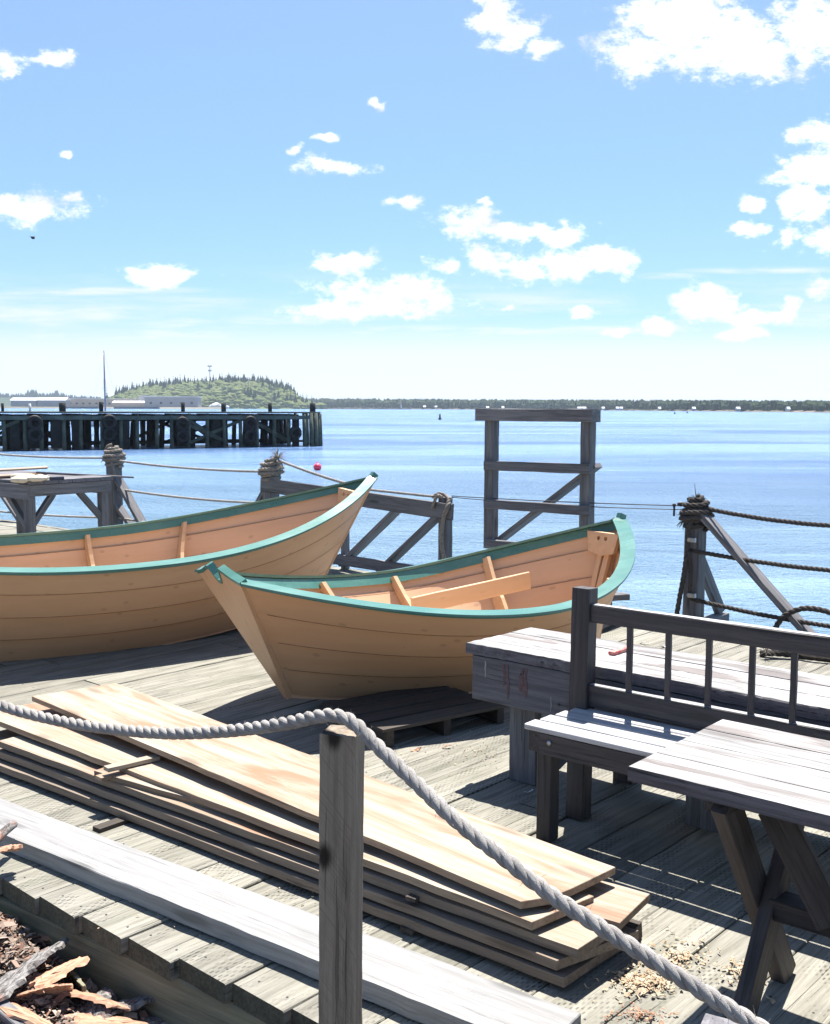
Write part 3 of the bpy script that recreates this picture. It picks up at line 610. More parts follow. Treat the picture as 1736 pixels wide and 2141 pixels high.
# ------------------------------------------------------------------ the wharf on piles
wl=G(-260,947.5,ZW); wr=G(668,932.5,ZW); wd=(wr-wl); WL=wd.length; wd.normalize(); wn=Vector((-wd.y,wd.x,0)); ztop=D(640,861,wr.y).z; zl=ztop
t,root=empty('wharf',((wl+wr)/2+wn*4).to_tuple(),'long dark timber wharf on many piles across the water','wharf')
DEP=9.0
mb=MB()
def wp(s_,n_,z): q=wl+wd*s_+wn*n_; return Vector((q.x,q.y,z))
mb.beam(wp(-1,DEP/2,ztop-.07),wp(WL,DEP/2,ztop-.07),DEP+.6,.14,seg=1); mb.build('planking',M_wharfdeck,t,root)
mb=MB(); mb.beam(wp(-1,-.22,ztop-.55),wp(WL,-.22,ztop-.55),.22,.36,seg=80,jit=.03); mb.build('waler',M_wharfdeck,t,root)
mb=MB(); mb.beam(wp(-1,DEP-.2,ztop-.65),wp(WL,DEP-.2,ztop-.65),.3,.7); mb.build('rear_beam',M_pileb,t,root)
n=int(WL/1.62); rs=random.Random(9); random.seed(9)
for i in range(n+1):
    s_=i*WL/n+rs.uniform(-.2,.2); tilt=rs.uniform(-.08,.08)
    mb=MB(); zt=ztop-.16-rs.uniform(0,.1)
    mb.tube([wp(s_,0,zt),wp(s_+tilt*.5,-.03,(zt+ZW)/2),wp(s_+tilt,-.08,ZW-1)],[.17,.18,.2],9); mb.build('pile',M_pile,t,root)
for (s_,n_) in ((WL-.1,0),(WL-.5,-.25),(WL-1.0,-.2),(WL+.05,1.4),(WL+.05,3.2),(WL+.05,6),(WL-1.7,-.1)):
    mb=MB(); mb.tube([wp(s_,n_,ztop-.1),wp(s_+.05,n_-.1,ZW-1)],[.2,.23],9); mb.build('pile',M_pile,t,root)
for row,dn in ((1,3.0),(2,5.8)):
    for i in range(int(n*.66)):
        s_=i*WL/(n*.66)+rs.uniform(-.9,.9); mb=MB(); tl=rs.uniform(-.3,.3)
        mb.tube([wp(s_,dn,ztop-.3),wp(s_+tl,dn,ZW-1)],[.25,.28],7); mb.build('pile',M_pileb,t,root)
mb=MB()
for i in range(70):
    s_=rs.uniform(0,WL); dn=rs.uniform(7,8.8); mb.tube([wp(s_,dn,ztop-.3),wp(s_+rs.uniform(-.3,.3),dn,ZW-1)],[.22,.25],6)
ro_=mb.build('rear_piles',M_pileb,t,root); ro_['kind']='stuff'
for i in range(26):
    s_=rs.uniform(0,WL-6); dn=rs.choice((.35,3.2,5.6,8.4)); up=rs.choice((1,-1)); ln=rs.uniform(3.5,6.5)
    z0=ztop-.7 if up<0 else ZW+.3; z1=ZW+.4 if up<0 else ztop-.8
    mb=MB(); mb.beam(wp(s_,dn,z0),wp(s_+ln,dn,z1),.12,.3,seg=1); mb.build('brace',M_pile if dn<.5 else M_pileb,t,root)
for dn,zz in ((3.2,ZW+.42),(5.9,ZW+.5)):
    mb=MB(); mb.beam(wp(0,dn,zz),wp(WL,dn,zz),.12,.22); mb.build('brace',M_pileb,t,root)
for i in range(0,n,2):
    mb=MB(); s_=i*WL/n+.4; mb.beam(wp(s_,-.1,ztop-.42),wp(s_,DEP,ztop-.42),.3,.4); mb.build('cross_beam',M_pileb,t,root)
for (u,v,wpx) in ((6,843,6),(63,844,5),(131,842,14),(212,840,9),(383,841,8),(468,843,10),(565,843,8),(654,843,12)):
    d=ray(u,861); nn=Vector((-wd.y,wd.x)); tt=((wl.x+wn.x*1.0)*nn.x+(wl.y+wn.y*1.0)*nn.y)/(d.x*nn.x+d.y*nn.y); q=d*tt; rr=wpx/F*q.y/2
    zz=D(u,v,q.y).z; mb=MB(); mb.tube([(q.x,q.y,ztop-.1),(q.x,q.y,zz)],[rr,rr*1.05],8); mb.build('bollard',M_pileb if wpx>5 else M_white,t,root)
for (u,wpx) in ((30,20),(73,30),(118,24),(160,20),(228,34),(262,16),(382,28),(452,16),(524,30),(618,14)):
    d=ray(u,880); nn=Vector((-wd.y,wd.x)); o_=wl+wn*.7; tt=(o_.x*nn.x+o_.y*nn.y)/(d.x*nn.x+d.y*nn.y); q=Vector((0,0,HC))+d*tt; ww=wpx/F*q.y; mb=MB()
    mb.beam((q.x,q.y,ztop-.3),(q.x,q.y,ZW+(.15 if wpx>20 else -.6)),ww,.3,up=(wn.x,wn.y,0),seg=6,jit=.05); mb.build('fender_timber',M_pileb,t,root)
for (u,v) in ((73,884),(73,909),(229,882),(229,908),(382,886),(382,912),(524,884),(524,912),(618,905)):
    d=ray(u,v); nn=Vector((-wd.y,wd.x)); o_=wl-wn*.5; tt=(o_.x*nn.x+o_.y*nn.y)/(d.x*nn.x+d.y*nn.y); q=Vector((0,0,HC))+d*tt; mb=MB(); R_=.5
    ring=[q+wd*math.cos(a)*R_+Vector((0,0,1))*math.sin(a)*R_ for a in [2*PI*k/18 for k in range(19)]]
    mb.tube(ring,.19,8,True,False); mb.tube([q+Vector((0,0,R_)),(q.x,q.y,ztop-.3)],.03,4)
    mb.build('fender_tyre',M_rubber,**T('black rubber tyre hung as a fender on the timber wharf','tyre','tyres hung along the wharf'))
# sailboat moored behind the wharf
Ys=215.; p=D(221,880,Ys); p.z=ZW; t,root=empty('sailboat',p,'white sailboat with a tall bare mast moored behind the wharf','sailboat')
hd=Vector((.45,.893,0)); hn=Vector((-.893,.45,0)); mb=MB(); sec=[]
for i in range(13):
    f=-1+2*i/12; b=1.5*(1-abs(f)**2.2)+ (.5 if f<0 else .03)*abs(f)**2.2; c=p+hd*f*4.6
    for (yy,zz) in ((-b,1.1+.25*f*f),(-b*.85,.3),(0,-.4),(b*.85,.3),(b,1.1+.25*f*f)): sec.append(c+hn*yy+Vector((0,0,zz)))
mb.add(sec,[[i*5+k,(i+1)*5+k,(i+1)*5+k+1,i*5+k+1] for i in range(12) for k in range(4)]+[[i*5+4,(i+1)*5+4,(i+1)*5,i*5] for i in range(12)]+[[0,1,2,3,4]],None,None,True); mb.build('hull',M_white,t,root)
mb=MB(); c=p+Vector((0,0,1.2)); mb.beam(c-hd*1.5,c+hd*1.6,1.6,.55,ch=.15); mb.build('cabin',M_white,t,root)
zt=D(221,733,Ys).z; mp_=p+hd*.0; mb=MB(); mb.tube([mp_+Vector((0,0,1)),(mp_.x,mp_.y,zt)],[.19,.13],8); mast=mb.build('mast',M_shed,t,root)
mb=MB(); mb.tube([mp_+Vector((0,0,2.2)),mp_-hd*3.8+Vector((0,0,2.3))],.1,8); mb.build('boom',M_white,t,root)
for k,(e,zz) in enumerate(((p+hd*2.1*2.1+Vector((0,0,1.3)),zt),(p-hd*4.4+Vector((0,0,1.3)),zt),(p+hn*1.3+Vector((0,0,1.1)),zt-4),(p-hn*1.3+Vector((0,0,1.1)),zt-4))):
    mb=MB(); mb.tube([(mp_.x,mp_.y,zz-.1),e],.018,4); mb.build('stay',M_metal,mast,root)
mb=MB(); mb.beam(mp_-hn*1+Vector((0,0,7.5)),mp_+hn*1+Vector((0,0,7.5)),.08,.05); mb.build('spreader',M_white,mast,root)
# buoys and channel markers
p=G(664,983,ZW); mb=MB(); mb.ball((p.x,p.y,ZW+.19),.25,3,0,(1,1,.98)); mb.tube([(p.x,p.y,ZW+.42),(p.x,p.y,ZW+.5)],.05,8)
M_buoy=plain('buoy_vinyl',(.9,.06,.12),.4,(.85,.05,.11),5); mb.build('mooring_buoy',M_buoy,label='round red mooring buoy floating right of the wharf',category='buoy')
p=G(920,877.5,ZW); mb=MB(); s_=p.y/300; mb.lathe([(.42*s_,-.3),(.42*s_,.5*s_),(.30*s_,.55*s_),(.24*s_,1.5*s_),(.12*s_,1.6*s_)],p,10); mb.build('channel_marker',M_quay,label='dark green channel marker standing in open water beyond the fence',category='marker')
for (u,v) in ((1025,861.5),(1411,866),(1437,864)):
    p=G(u,v,ZW); mb=MB(); s_=p.y/800; mb.lathe([(.5*s_,-.3),(.5*s_,.6*s_),(.3*s_,1.7*s_)],p,8); mb.build('channel_marker',M_quay,**T('tiny dark channel marker far out on the water','marker','tiny far channel markers'))
# a bird high over the wharf
p=D(69,497,60); t_=MB(); t_.ball(p,.09,2,0,(1,2.4,.9)); 
for sgn in (-1,1): t_.add([p+Vector((0,.05,.02)),p+Vector((0,-.09,.02)),p+Vector((sgn*.13,-.03,.08)),p+Vector((sgn*.24,.0,.03)),p+Vector((sgn*.12,.06,.09))],[[0,1,2,4],[4,2,3]])
t_.add([p+Vector((-.03,-.2,0)),p+Vector((.03,-.2,0)),p+Vector((.06,-.32,0)),p+Vector((-.06,-.32,0))],[[0,1,2,3]])
t_.build('bird',M_rubber,label='small dark bird flying high at the left of the sky',category='bird')
# the air: haze over the harbour
mb=MB(); mb.prism([(-9400,-260),(9400,-260),(9400,9700),(-9400,9700)],-9.0,130,(1,0))
hm=bpy.data.materials.new('haze'); hm.use_nodes=True; hm.node_tree.nodes.clear(); ho=N(hm.node_tree,'ShaderNodeOutputMaterial'); hv=N(hm.node_tree,'ShaderNodeVolumePrincipled'); L(hm.node_tree,hv.outputs[0],ho.inputs['Volume']); hv.inputs['Density'].default_value=.00008; hv.inputs['Color'].default_value=(.70,.84,1,1); hv.inputs['Anisotropy'].default_value=.2
hz_o=mb.build('haze',hm,org=(0,0,-9)); hz_o['kind']='stuff'; hz_o['label']='thin pale sea haze over the whole harbour'; hz_o['category']='haze'
#@@OBJECTS
# ------------------------------------------------------------------ the two dories
def dory(name,p,label,ribs,capw,green_tip,extra=None):
    x0,y0,z0,yaw,heel,pit,Lg,B,gm,gb,gs,Lc,xc,C,bw,kr,sh,pb,pg,ps=p
    n=60; t=np.linspace(-1,1,n+1)
    tt=t-sh*(1-t*t); at=np.abs(tt); Xg=t*Lg/2; be=np.where(t<0,bw,.012)
    b=be+(B-be)*(1-at**np.where(tt>0,pb,2.1)); g=gm+np.where(tt>0,gb,gs)*at**np.where(tt>0,pg,ps)
    Xc=xc+t*Lc/2; c=.014+(C-.014)*(1-np.abs(tt)**2.0); k=kr*np.abs(t)**2
    ch,shh,cp,sp,cy,sy=math.cos(heel),math.sin(heel),math.cos(pit),math.sin(pit),math.cos(yaw),math.sin(yaw)
    def W(q):
        x,y,z=q; y,z=y*ch-z*shh,y*shh+z*ch; x,z=x*cp-z*sp,x*sp+z*cp
        return Vector((x*cy-y*sy+x0,x*sy+y*cy+y0,z+z0))
    def at_(arr,s): return float(np.interp(s,t,arr))
    def S(side,tv,s,off=0.0):
        # point on the side: tv along the boat, s from chine (0) to gunwale (1), off outwards
        x=at_(Xc,tv)+(at_(Xg,tv)-at_(Xc,tv))*s; hb=at_(c,tv)+(at_(b,tv)-at_(c,tv))*s; z=at_(k,tv)+(at_(g,tv)-at_(k,tv))*s
        bul=.035*math.sin(PI*s)*(1-abs(tv)**3)
        return (x,side*max(.0015,hb+bul+off),z)
    t_,root=empty(name,W((0,0,0)),label,'dory','flat bottomed dories on the deck')
    mb=MB(); ms=MB(); NS=4
    for side in (-1,1):
        for j in range(NS):
            s0=j/NS; s1=min(1,(j+1)/NS+(.03 if j<NS-1 else 0))
            rows=[[],[],[],[]]
            sm_=[s0,s0+(s1-s0)*.5,s1]
            for surf,(sg) in (('o',1),('i',-1)):
                grid=[]
                for tv in t:
                    fade=1-max(0,abs(tv)-.94)/.06
                    for q,sv_ in enumerate(sm_):
                        o_=(.014*fade*(1-q/2)) if surf=='o' else (-.013+.014*fade*(1-q/2))
                        grid.append(W(S(side,tv,sv_,o_)))
                m_=len(sm_); o3=[random.uniform(0,60) for _ in range(3)]
                gs_=[(t[i]*Lg/2+o3[0],(s0+q*.12)*.6+o3[1],o3[2]) for i in range(n+1) for q in range(m_)]
                fs=[]
                for i in range(n):
                    for q in range(m_-1):
                        f=[i*m_+q,(i+1)*m_+q,(i+1)*m_+q+1,i*m_+q+1]
                        fs.append(f if side*sg<0 else f[::-1])
                (mb if surf=='o' else ms).add(grid,fs,gs_,None,True)
            # lower edge of the strake, and the top edge of the last
            for sv_,flip in ((s0,1),(s1,-1)):
                grid=[]
                for tv in t:
                    fade=1-max(0,abs(tv)-.94)/.06; kx=.014*fade*(1 if sv_==s0 else 0)
                    grid+= [W(S(side,tv,sv_,kx)),W(S(side,tv,sv_,-.013+kx))]
                mb.add(grid,[[i*2,(i+1)*2,(i+1)*2+1,i*2+1] for i in range(n)],None,None,False)
            if j:  # dark strip along the lap, painted in for its shadow line
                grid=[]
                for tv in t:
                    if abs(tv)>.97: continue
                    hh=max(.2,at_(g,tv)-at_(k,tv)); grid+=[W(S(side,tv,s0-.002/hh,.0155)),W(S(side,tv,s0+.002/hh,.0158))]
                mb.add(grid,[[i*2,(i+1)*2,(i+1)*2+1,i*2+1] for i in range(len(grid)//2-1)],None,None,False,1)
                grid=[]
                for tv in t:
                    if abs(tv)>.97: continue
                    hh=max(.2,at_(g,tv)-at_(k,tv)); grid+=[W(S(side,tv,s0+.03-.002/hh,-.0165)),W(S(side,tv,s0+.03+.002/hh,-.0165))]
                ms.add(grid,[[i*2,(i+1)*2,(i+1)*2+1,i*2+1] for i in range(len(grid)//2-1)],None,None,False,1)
    # bottom
    for dz,flip,M in ((-.018,1,mb),(.004,-1,ms)):
        grid=[]
        for i,tv in enumerate(t):
            cc=float(c[i])+(.006 if dz<0 else -.008); cc=max(.001,cc)
            for q in (-1,-.5,0,.5,1): grid.append(W((float(Xc[i]),q*cc,float(k[i])+dz)))
        M.add(grid,[[i*5+q,(i+1)*5+q,(i+1)*5+q+1,i*5+q+1] for i in range(n) for q in range(4)],None,None,True)
    for side in (-1,1):
        grid=[]
        for i,tv in enumerate(t): grid+=[W((float(Xc[i]),side*(float(c[i])+.006),float(k[i])-.018)),W((float(Xc[i]),side*(float(c[i])+.006),float(k[i])+.006))]
        mb.add(grid,[[i*2,(i+1)*2,(i+1)*2+1,i*2+1] for i in range(n)])
    mb.build('hull',[M_buff,M_seamshade],t_,root); ms.build('hull_lining',[M_buffin,M_seamshade],t_,root)
    # gunwale: cap and inwale on each side
    for side in (-1,1):
        mb=MB()
        tg=np.linspace(-1,1,91)
        def sweep(fn,tmax=1.0):
            ts=[v for v in tg if v<=tmax]; vs=[];gs_=[]; o3=[random.uniform(0,60) for _ in range(3)]
            for tv in ts:
                for q in fn(tv): vs.append(W(q)); gs_.append((q[0]+o3[0],q[1]+o3[1],q[2]+o3[2]))
            m=len(ts); fs=[]
            for i in range(m-1):
                for q in range(4): q2=(q+1)%4; fs.append([i*4+q,(i+1)*4+q,(i+1)*4+q2,i*4+q2])
            fs+=[[0,1,2,3],[(m-1)*4+q for q in (3,2,1,0)]]
            mb.add(vs,fs,gs_)
        def capf(tv):
            P=Vector((at_(Xg,tv),at_(b,tv),0)); e=.01; Q=Vector((at_(Xg,min(1,tv+e))-at_(Xg,max(-1,tv-e)),at_(b,min(1,tv+e))-at_(b,max(-1,tv-e)),0)).normalized(); nn=Vector((-Q.y,Q.x,0)); z=at_(g,tv)
            bf=1+(capw-1)*max(0,(tv-.5)/.5); o=[]
            for (o_,zz) in ((.038-.012*max(0,(tv-.5)/.5),.000),(-.044*bf,.014),(-.044*bf,-.004),(.038-.012*max(0,(tv-.5)/.5),-.012)): o.append((P.x+nn.x*o_,side*max(.001,P.y+nn.y*o_),z+zz))
            return o
        def slopef(o0,o1,s0,s1):
            def f(tv):
                h=max(.2,at_(g,tv)-at_(k,tv)); A1=S(side,tv,1-s0/h,o0); A2=S(side,tv,1-s0/h,o1); A3=S(side,tv,1-s1/h,o1); A4=S(side,tv,1-s1/h,o0)
                return (A1,A2,A3,A4)
            return f
        sweep(capf); sweep(slopef(.030,-.002,.010,.026)); sweep(slopef(-.036,-.012,.007,.066),.985)
        mb.build('gunwale',M_green,t_,root)
    # frames (ribs)
    for tv in ribs:
        mb=MB(); N_=9; hw=.015
        for side in (-1,1):
            vs=[]
            for i in range(N_):
                s=.02+.90*i/(N_-1); dep=.085-.03*s+.026*math.exp(-((s-.42)/.12)**2) if i else .07
                a=S(side,tv,s,-.014); a2=S(side,tv,s,-.014-dep)
                a2=(a2[0],a2[1],a2[2]+dep*.45)
                for dx in (-hw,hw): vs.append(W((a[0]+dx,a[1],a[2]))); vs.append(W((a2[0]+dx,a2[1],a2[2])))
            fs=[]
            for i in range(N_-1):
                a=i*4; b_=(i+1)*4
                fs+=[[a,b_,b_+1,a+1],[a+2,a+3,b_+3,b_+2],[a+1,b_+1,b_+3,a+3]]
            fs.append([(N_-1)*4+q for q in (0,1,3,2)])
            mb.add(vs,fs)
        cc=at_(c,tv); mb.beam(W((at_(Xc,tv),-cc+.01,at_(k,tv)+.035)),W((at_(Xc,tv),cc-.01,at_(k,tv)+.035)),.028,.055)
        mb.build('frame',M_newwood,t_,root)
    # transom: tombstone board with a sculling notch
    A_=Vector(W(S(-1,-1,1))); Bp=Vector(W(S(1,-1,1))); Cc=Vector(W((float(Xc[0]),0,float(k[0])-.02)))
    X=(Bp-A_); wt=X.length; X.normalize(); mid=(A_+Bp)/2; Yv=(mid-Cc); ht=Yv.length; Yv.normalize(); Zv=X.cross(Yv).normalized()
    if Zv.dot(W((1,0,0))-W((0,0,0)))>0: Zv=-Zv
    hgt=.062 if green_tip else .03
    prof=[(0,.0),(.17,.022),(.36,hgt),(.385,hgt-.004),(.43,.004),(.47,-.022),(.53,-.022),(.57,.004),(.615,hgt-.004),(.64,hgt),(.83,.022),(1,.0)]
    outer=[(-(.5-s)*wt*1.02,ht+z) for s,z in prof]; low=[(.022,0),(-.022,0)]
    poly=outer+low; th_=.034
    def plate(poly,off,th):
        m=len(poly); vs=[Cc+X*x+Yv*y+Zv*(off+th) for x,y in poly]+[Cc+X*x+Yv*y+Zv*off for x,y in poly]
        return vs,[list(range(m)),[2*m-1-i for i in range(m)]]+[[i,i+m,(i+1)%m+m,(i+1)%m] for i in range(m)]
    vs,fs=plate(poly,-.02,th_); mb=MB(); gs_=[(v.dot(Yv),v.dot(X),v.dot(Zv)) for v in vs]
    bm=bmesh.new(); bv=[bm.verts.new(v) for v in vs]; [bm.faces.new([bv[i] for i in f]) for f in fs]; bmesh.ops.triangulate(bm,faces=[f for f in bm.faces if len(f.verts)>4]); bm.verts.index_update()
    mb.add([v.co.copy() for v in bm.verts],[[v.index for v in f.verts] for f in bm.faces],gs_); bm.free(); tro=mb.build('transom',M_buff,t_,root)
    mb=MB(); m=len(outer); ring=[]
    for (x,y) in outer:
        for (dy,dz) in ((.009,.018),(.009,-.024),(-.014,-.024),(-.014,.018)): ring.append(Cc+X*x*1.03+Yv*(y+dy)+Zv*dz)
    mb.add(ring,[[i*4+q,(i+1)*4+q,(i+1)*4+(q+1)%4,i*4+(q+1)%4] for i in range(m-1) for q in range(4)]+[[3,2,1,0],[(m-1)*4+q for q in range(4)]]); mb.build('transom_cap',M_green,tro,root)
    # corner posts along both transom edges
    for sd in (-1,1):
        mb=MB(); a=Cc+X*.03*sd+Zv*-.0; b_=Cc+X*(wt/2-.01)*sd+Yv*(ht-.03); 
        mb.beam(a+Yv*.12+X*.02*sd-Zv*.035,b_-Zv*.035,.03,.03,up=Zv); mb.build('corner_post',M_buffin,t_,root)
    # stem: outer cutwater, inner stem and breasthook
    a=Vector(W((float(Xc[-1])-.01,0,float(k[-1])-.02))); b_=Vector(W((float(Xg[-1])+.006,0,float(g[-1])+.0)))
    mb=MB(); dirs=(b_-a).normalized(); mb.beam(a,b_,.034,.03,up=W((1,0,0))-W((0,0,0)),ch=.006); ste=mb.build('stem',M_buff,t_,root)
    mb=MB(); q=W((1,0,0))-W((0,0,0)); mb.beam(b_-dirs*.012-q*.02,b_+dirs*.032-q*.014,.048,.055,up=q,ch=.004); mb.build('stem_head',M_green,ste,root)
    for off in ((-.035,),(.035,)) :
        mb=MB(); tv0,tv1=.985,.93
        lo=Vector(W((at_(Xc,.90),off[0]*.6,at_(k,.9)+.06))); hi=Vector(W((at_(Xg,.90),off[0],at_(g,.95)-.16)))
        mb.beam(lo,hi,.045,.028,up=q); mb.build('inner_stem',M_newwood,t_,root)
    # breasthook with two rope holes, facing aft
    xb=at_(Xg,.88); zb_=at_(g,.90); hb=at_(b,.88)*.62; h_=.125
    out_=[(-hb*.8,-h_-.03),(0,-h_-.055),(hb*.8,-h_-.03),(hb,-.02),(-hb,-.02)]
    bm=bmesh.new(); loops=[]
    def ringv(pts): 
        v_=[bm.verts.new((a_,b2,0)) for a_,b2 in pts]; return [bm.edges.new((v_[i],v_[(i+1)%len(v_)])) for i in range(len(v_))]
    E_=ringv(out_)
    for cxh in (-.034,.034): E_+=ringv([(cxh+.015*math.cos(2*PI*i/14),-h_*.48+.015*math.sin(2*PI*i/14)) for i in range(14)])
    bmesh.ops.triangle_fill(bm,use_beauty=True,edges=E_); r_=bmesh.ops.extrude_face_region(bm,geom=list(bm.faces))
    for v in r_['geom']:
        if isinstance(v,bmesh.types.BMVert): v.co.z+=.03
    bm.verts.index_update(); mb=MB()
    mb.add([W((xb+v.co.z+.25*(-v.co.y)*-1*.6,v.co.x,zb_+v.co.y)) for v in bm.verts],[[v.index for v in f.verts] for f in bm.faces]); bm.free(); mb.build('breasthook',M_newwood,t_,root)
    mb=MB(); ts=[.88,.91,.94,.97,1.0]; vs=[]
    for tv in ts:
        y=max(.004,at_(b,tv)*.86); 
        for sd in (-1,1): vs.append(W((at_(Xg,tv),sd*y,at_(g,tv)-.002)))
    mb.add(vs,[[i*2,(i+1)*2,(i+1)*2+1,i*2+1] for i in range(len(ts)-1)]); 
    return t_,root,W,S,at_,(t,Xg,b,g,Xc,c,k)
P2=(.2102,6.5561,.0347,.6177,-.0008,.0146,3.0324,.8395,.5454,.3359,.2449,2.4261,.0887,.3483,.2543,.081,.0796,2.1711,1.6998,2.0604)
P1=(-2.173,7.7976,.0361,.6155,.0738,.0318,4.4407,.7158,.6607,.3572,.2806,3.2858,-.0103,.3852,.1334,.0547,.0492,2.4085,1.9036,2.3351)
random.seed(31)
B2=dory('dory',P2,'tan dory with a loose plank lying inside, notched stern toward the viewer',(-.34,.07,.53),1.9,True)
random.seed(32)
B1=dory('dory',P1,'longer tan dory with green gunwale at the left, cut off by the picture edge',(-.72,-.36,.0,.36),1.25,False)
# loose plank in the nearer dory
W=B2[2]
a=G(862,1268,.50); b=D(1107,1213,6.95); 
mb=MB(); mb.beam(a,b,.022,.11,up=(0,0,1),ch=.003,seg=6,jit=.0008); mb.build('loose_plank',M_newwood,label='new plank lying loose inside the nearer dory',category='plank')
# pallet and blocks that hold the dories
random.seed(33)
def along(P,d,n_,a_,b_): return Vector(P)+Vector(d)*a_+Vector(n_)*b_
pc=G(1056,1512,0); e1=Vector((-.78,-.62,0)).normalized(); e1=Vector((math.cos(.62),math.sin(.62),0)); n1=Vector((-e1.y,e1.x,0))
t_,root=empty('pallet',pc-e1*.4+n1*.3,'low dark wooden pallet under the stern half of the nearer dory','pallet')
for k_ in range(3):
    mb=MB(); q=pc-e1*(.03+.36*k_); mb.beam(q+Vector((0,0,.045)),q+n1*.62+Vector((0,0,.045)),.045,.085,seg=6,jit=.001); mb.build('stringer',M_pallet,t_,root)
for k_ in range(4):
    mb=MB(); q=pc+n1*(.055+.155*k_); mb.beam(q-e1*.80+Vector((0,0,.0965)),q+e1*(.01-.012*k_)+Vector((0,0,.0965)),.13,.017,seg=6,jit=.001); mb.build('slat',M_pallet,t_,root)
a=D(1268,1262,8.2);a.z=.05; mb=MB(); mb.beam(Vector((1.15,7.75,.05)),Vector((1.65,8.45,.09)),.1,.09,seg=6,jit=.001); 
mb.build('timber',M_grey,label='short grey timber sticking out from under the bow of the nearer dory',category='timber')
mb=MB(); q=D(1296,1247,8.75); mb.beam(q+Vector((-.45,-.15,0)),q+Vector((.06,.02,0)),.11,.05,seg=3,jit=.001); mb.beam((q.x-.12,q.y-.04,-.5),(q.x-.12,q.y-.04,q.z-.03),.09,.09)
mb.build('ledge_board',M_grey,label='grey board on a stub post just beyond the bow of the nearer dory',category='board')
for i_,(tv,y_) in enumerate(((-.45,0),(.5,0))):
    W1=B1[2]; q=W1((tv*1.6,0,0)); q.z=0; mb=MB(); d_=Vector((-math.sin(.6155),math.cos(.6155),0)); mb.beam(q-d_*.22+Vector((0,0,.02)),q+d_*.3+Vector((0,0,.02)),.09,.035); mb.build('skid',M_pallet,**T('dark skid board under the longer dory at the left','skid','skid boards under the longer dory'))

# ------------------------------------------------------------------ the sawn boards
random.seed(41)
def V2(p): return (p.x,p.y)
def quad(fl,fr,wid,z,turn=0.0,extra=None):
    # board from its front edge (pixels at top height z), width away from the viewer
    a=G(*fl,z); b=G(*fr,z); d=(b-a).normalized(); nn=Vector((-d.y,d.x,0)); 
    if nn.y<0: nn=-nn
    return a,b,d,nn
def board(poly,z1,th,d,label,mat,name='board',zt=None):
    mb=MB(); mb.prism([V2(p) for p in poly],z1-th,z1,(d.x,d.y),ch=.0015,zt=zt,mtop=0,mi=1)
    return mb.build(name,mat,label=label,category='board',group='boards stacked on the deck')
def dense(poly,step_=.12,amp=.0035):
    out_=[]
    for i,p in enumerate(poly):
        q=poly[(i+1)%len(poly)]; Ls=(q-p).length; m=max(1,int(Ls/step_)); nn=Vector((-(q-p).y,(q-p).x,0)).normalized() if Ls>0 else Vector((0,0,0))
        for k_ in range(m): out_.append(p.lerp(q,k_/m)+(nn*random.uniform(-amp,amp) if k_ else Vector((0,0,0))))
    return out_
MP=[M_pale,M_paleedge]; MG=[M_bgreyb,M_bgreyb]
# F lowest, E, C, D, B, A highest
a,b,d,nn=quad((-60,1577),(1180,2045),.34,.048); board(dense([a,b,b+nn*.33+d*.03,a+nn*.34]),.048,.030,d,'lowest and longest board in the stack on the deck',MG)
a,b,d,nn=quad((-70,1545),(1164,2009),.34,.090); board(dense([a,b,b+nn*.32+d*.10,a+nn*.32]),.090,.030,d,'second board from the bottom of the stack, brown streak near its right end',MG)
a,b,d,nn=quad((-4,1549),(1208,1985),.34,.132); c_=G(1300,1925,.132); board(dense([a,b,c_,a+nn*.28]),.132,.029,d,'board third from the bottom of the stack with a sunlit corner at its right end',[M_pale,M_bgreyb])
c0=G(1359,1869,.155); c1=G(1296,1930,.155); dd_=(c0-c1).normalized(); d=Vector((-dd_.y,dd_.x,0)); d=d if d.x<0 else -d; board(dense([c1,c0,c0+d*2.4,c1+d*2.4]),.155,.024,d,'pale board whose end sticks out farthest right from the stack',MP)
a,b,d,nn=quad((-40,1494),(1112,1928),.34,.174); board(dense([a,b,b+nn*.27+d*.05,a+nn*.30]),.174,.026,d,'pale board second from the top of the stack, skewed out at the left',MP)
A0=G(67,1462,.235); A1=G(240,1423,.262); A2=G(1287,1813,.215); A3=G(1192,1859,.215); A4=G(1150,1877,.212); A5=G(1089,1887,.212)
for q in (A0,A1): q.z=0
z1=.215; pts=[A0,A5,A4,A3,A2,A1]; pts=[Vector((p.x,p.y,0)) for p in pts]
da=(pts[1]-pts[0]).normalized(); La=(pts[1]-pts[0]).length
dp=dense(pts,.10,.0025); board(dp,z1,.024,da,'widest pale pine board, topmost of the stack with a notched right end',MP,zt=[max(0,.035*(1-(p-pts[0]).dot(da)/La)) for p in dp])
# stickers and offcuts
def stick(p0,p1,w_,h_,label,mat=M_pale,name='spacer_stick'):
    mb=MB(); mb.beam(p0,p1,w_,h_,seg=3,jit=.001); return mb.build(name,mat,label=label,category='stick',group='spacer sticks between the stacked boards')
stick(G(222,1608,.187),G(330,1583,.187)+Vector((0,.0,0)),.045,.018,'pale spacer stick poking out under the topmost board')
stick(G(206,1628,.150),G(262,1612,.150),.05,.016,'pale spacer stick end one layer below the other, by the left part of the stack')
for (u,v,z_) in ((838,1893,.112),(610,1760,.112)):
    q=G(u,v,z_); stick(q+Vector((.03,.04,0)),q+Vector((.14,.2,0)),.04,.012,'short dark spacer stick between the front edges of the stacked boards',M_pallet)
for (u,v) in ((862,1940),(215,1730)):
    q=G(u,v,.010); d_=Vector((.62,.78,0)); mb=MB(); mb.beam(q-d_*.03,q+d_*.45,.05,.017,seg=3,jit=.001); mb.build('bearer',M_pallet,label='bearer stick lying on the deck under the stack of boards',category='stick',group='bearers under the stack of boards')
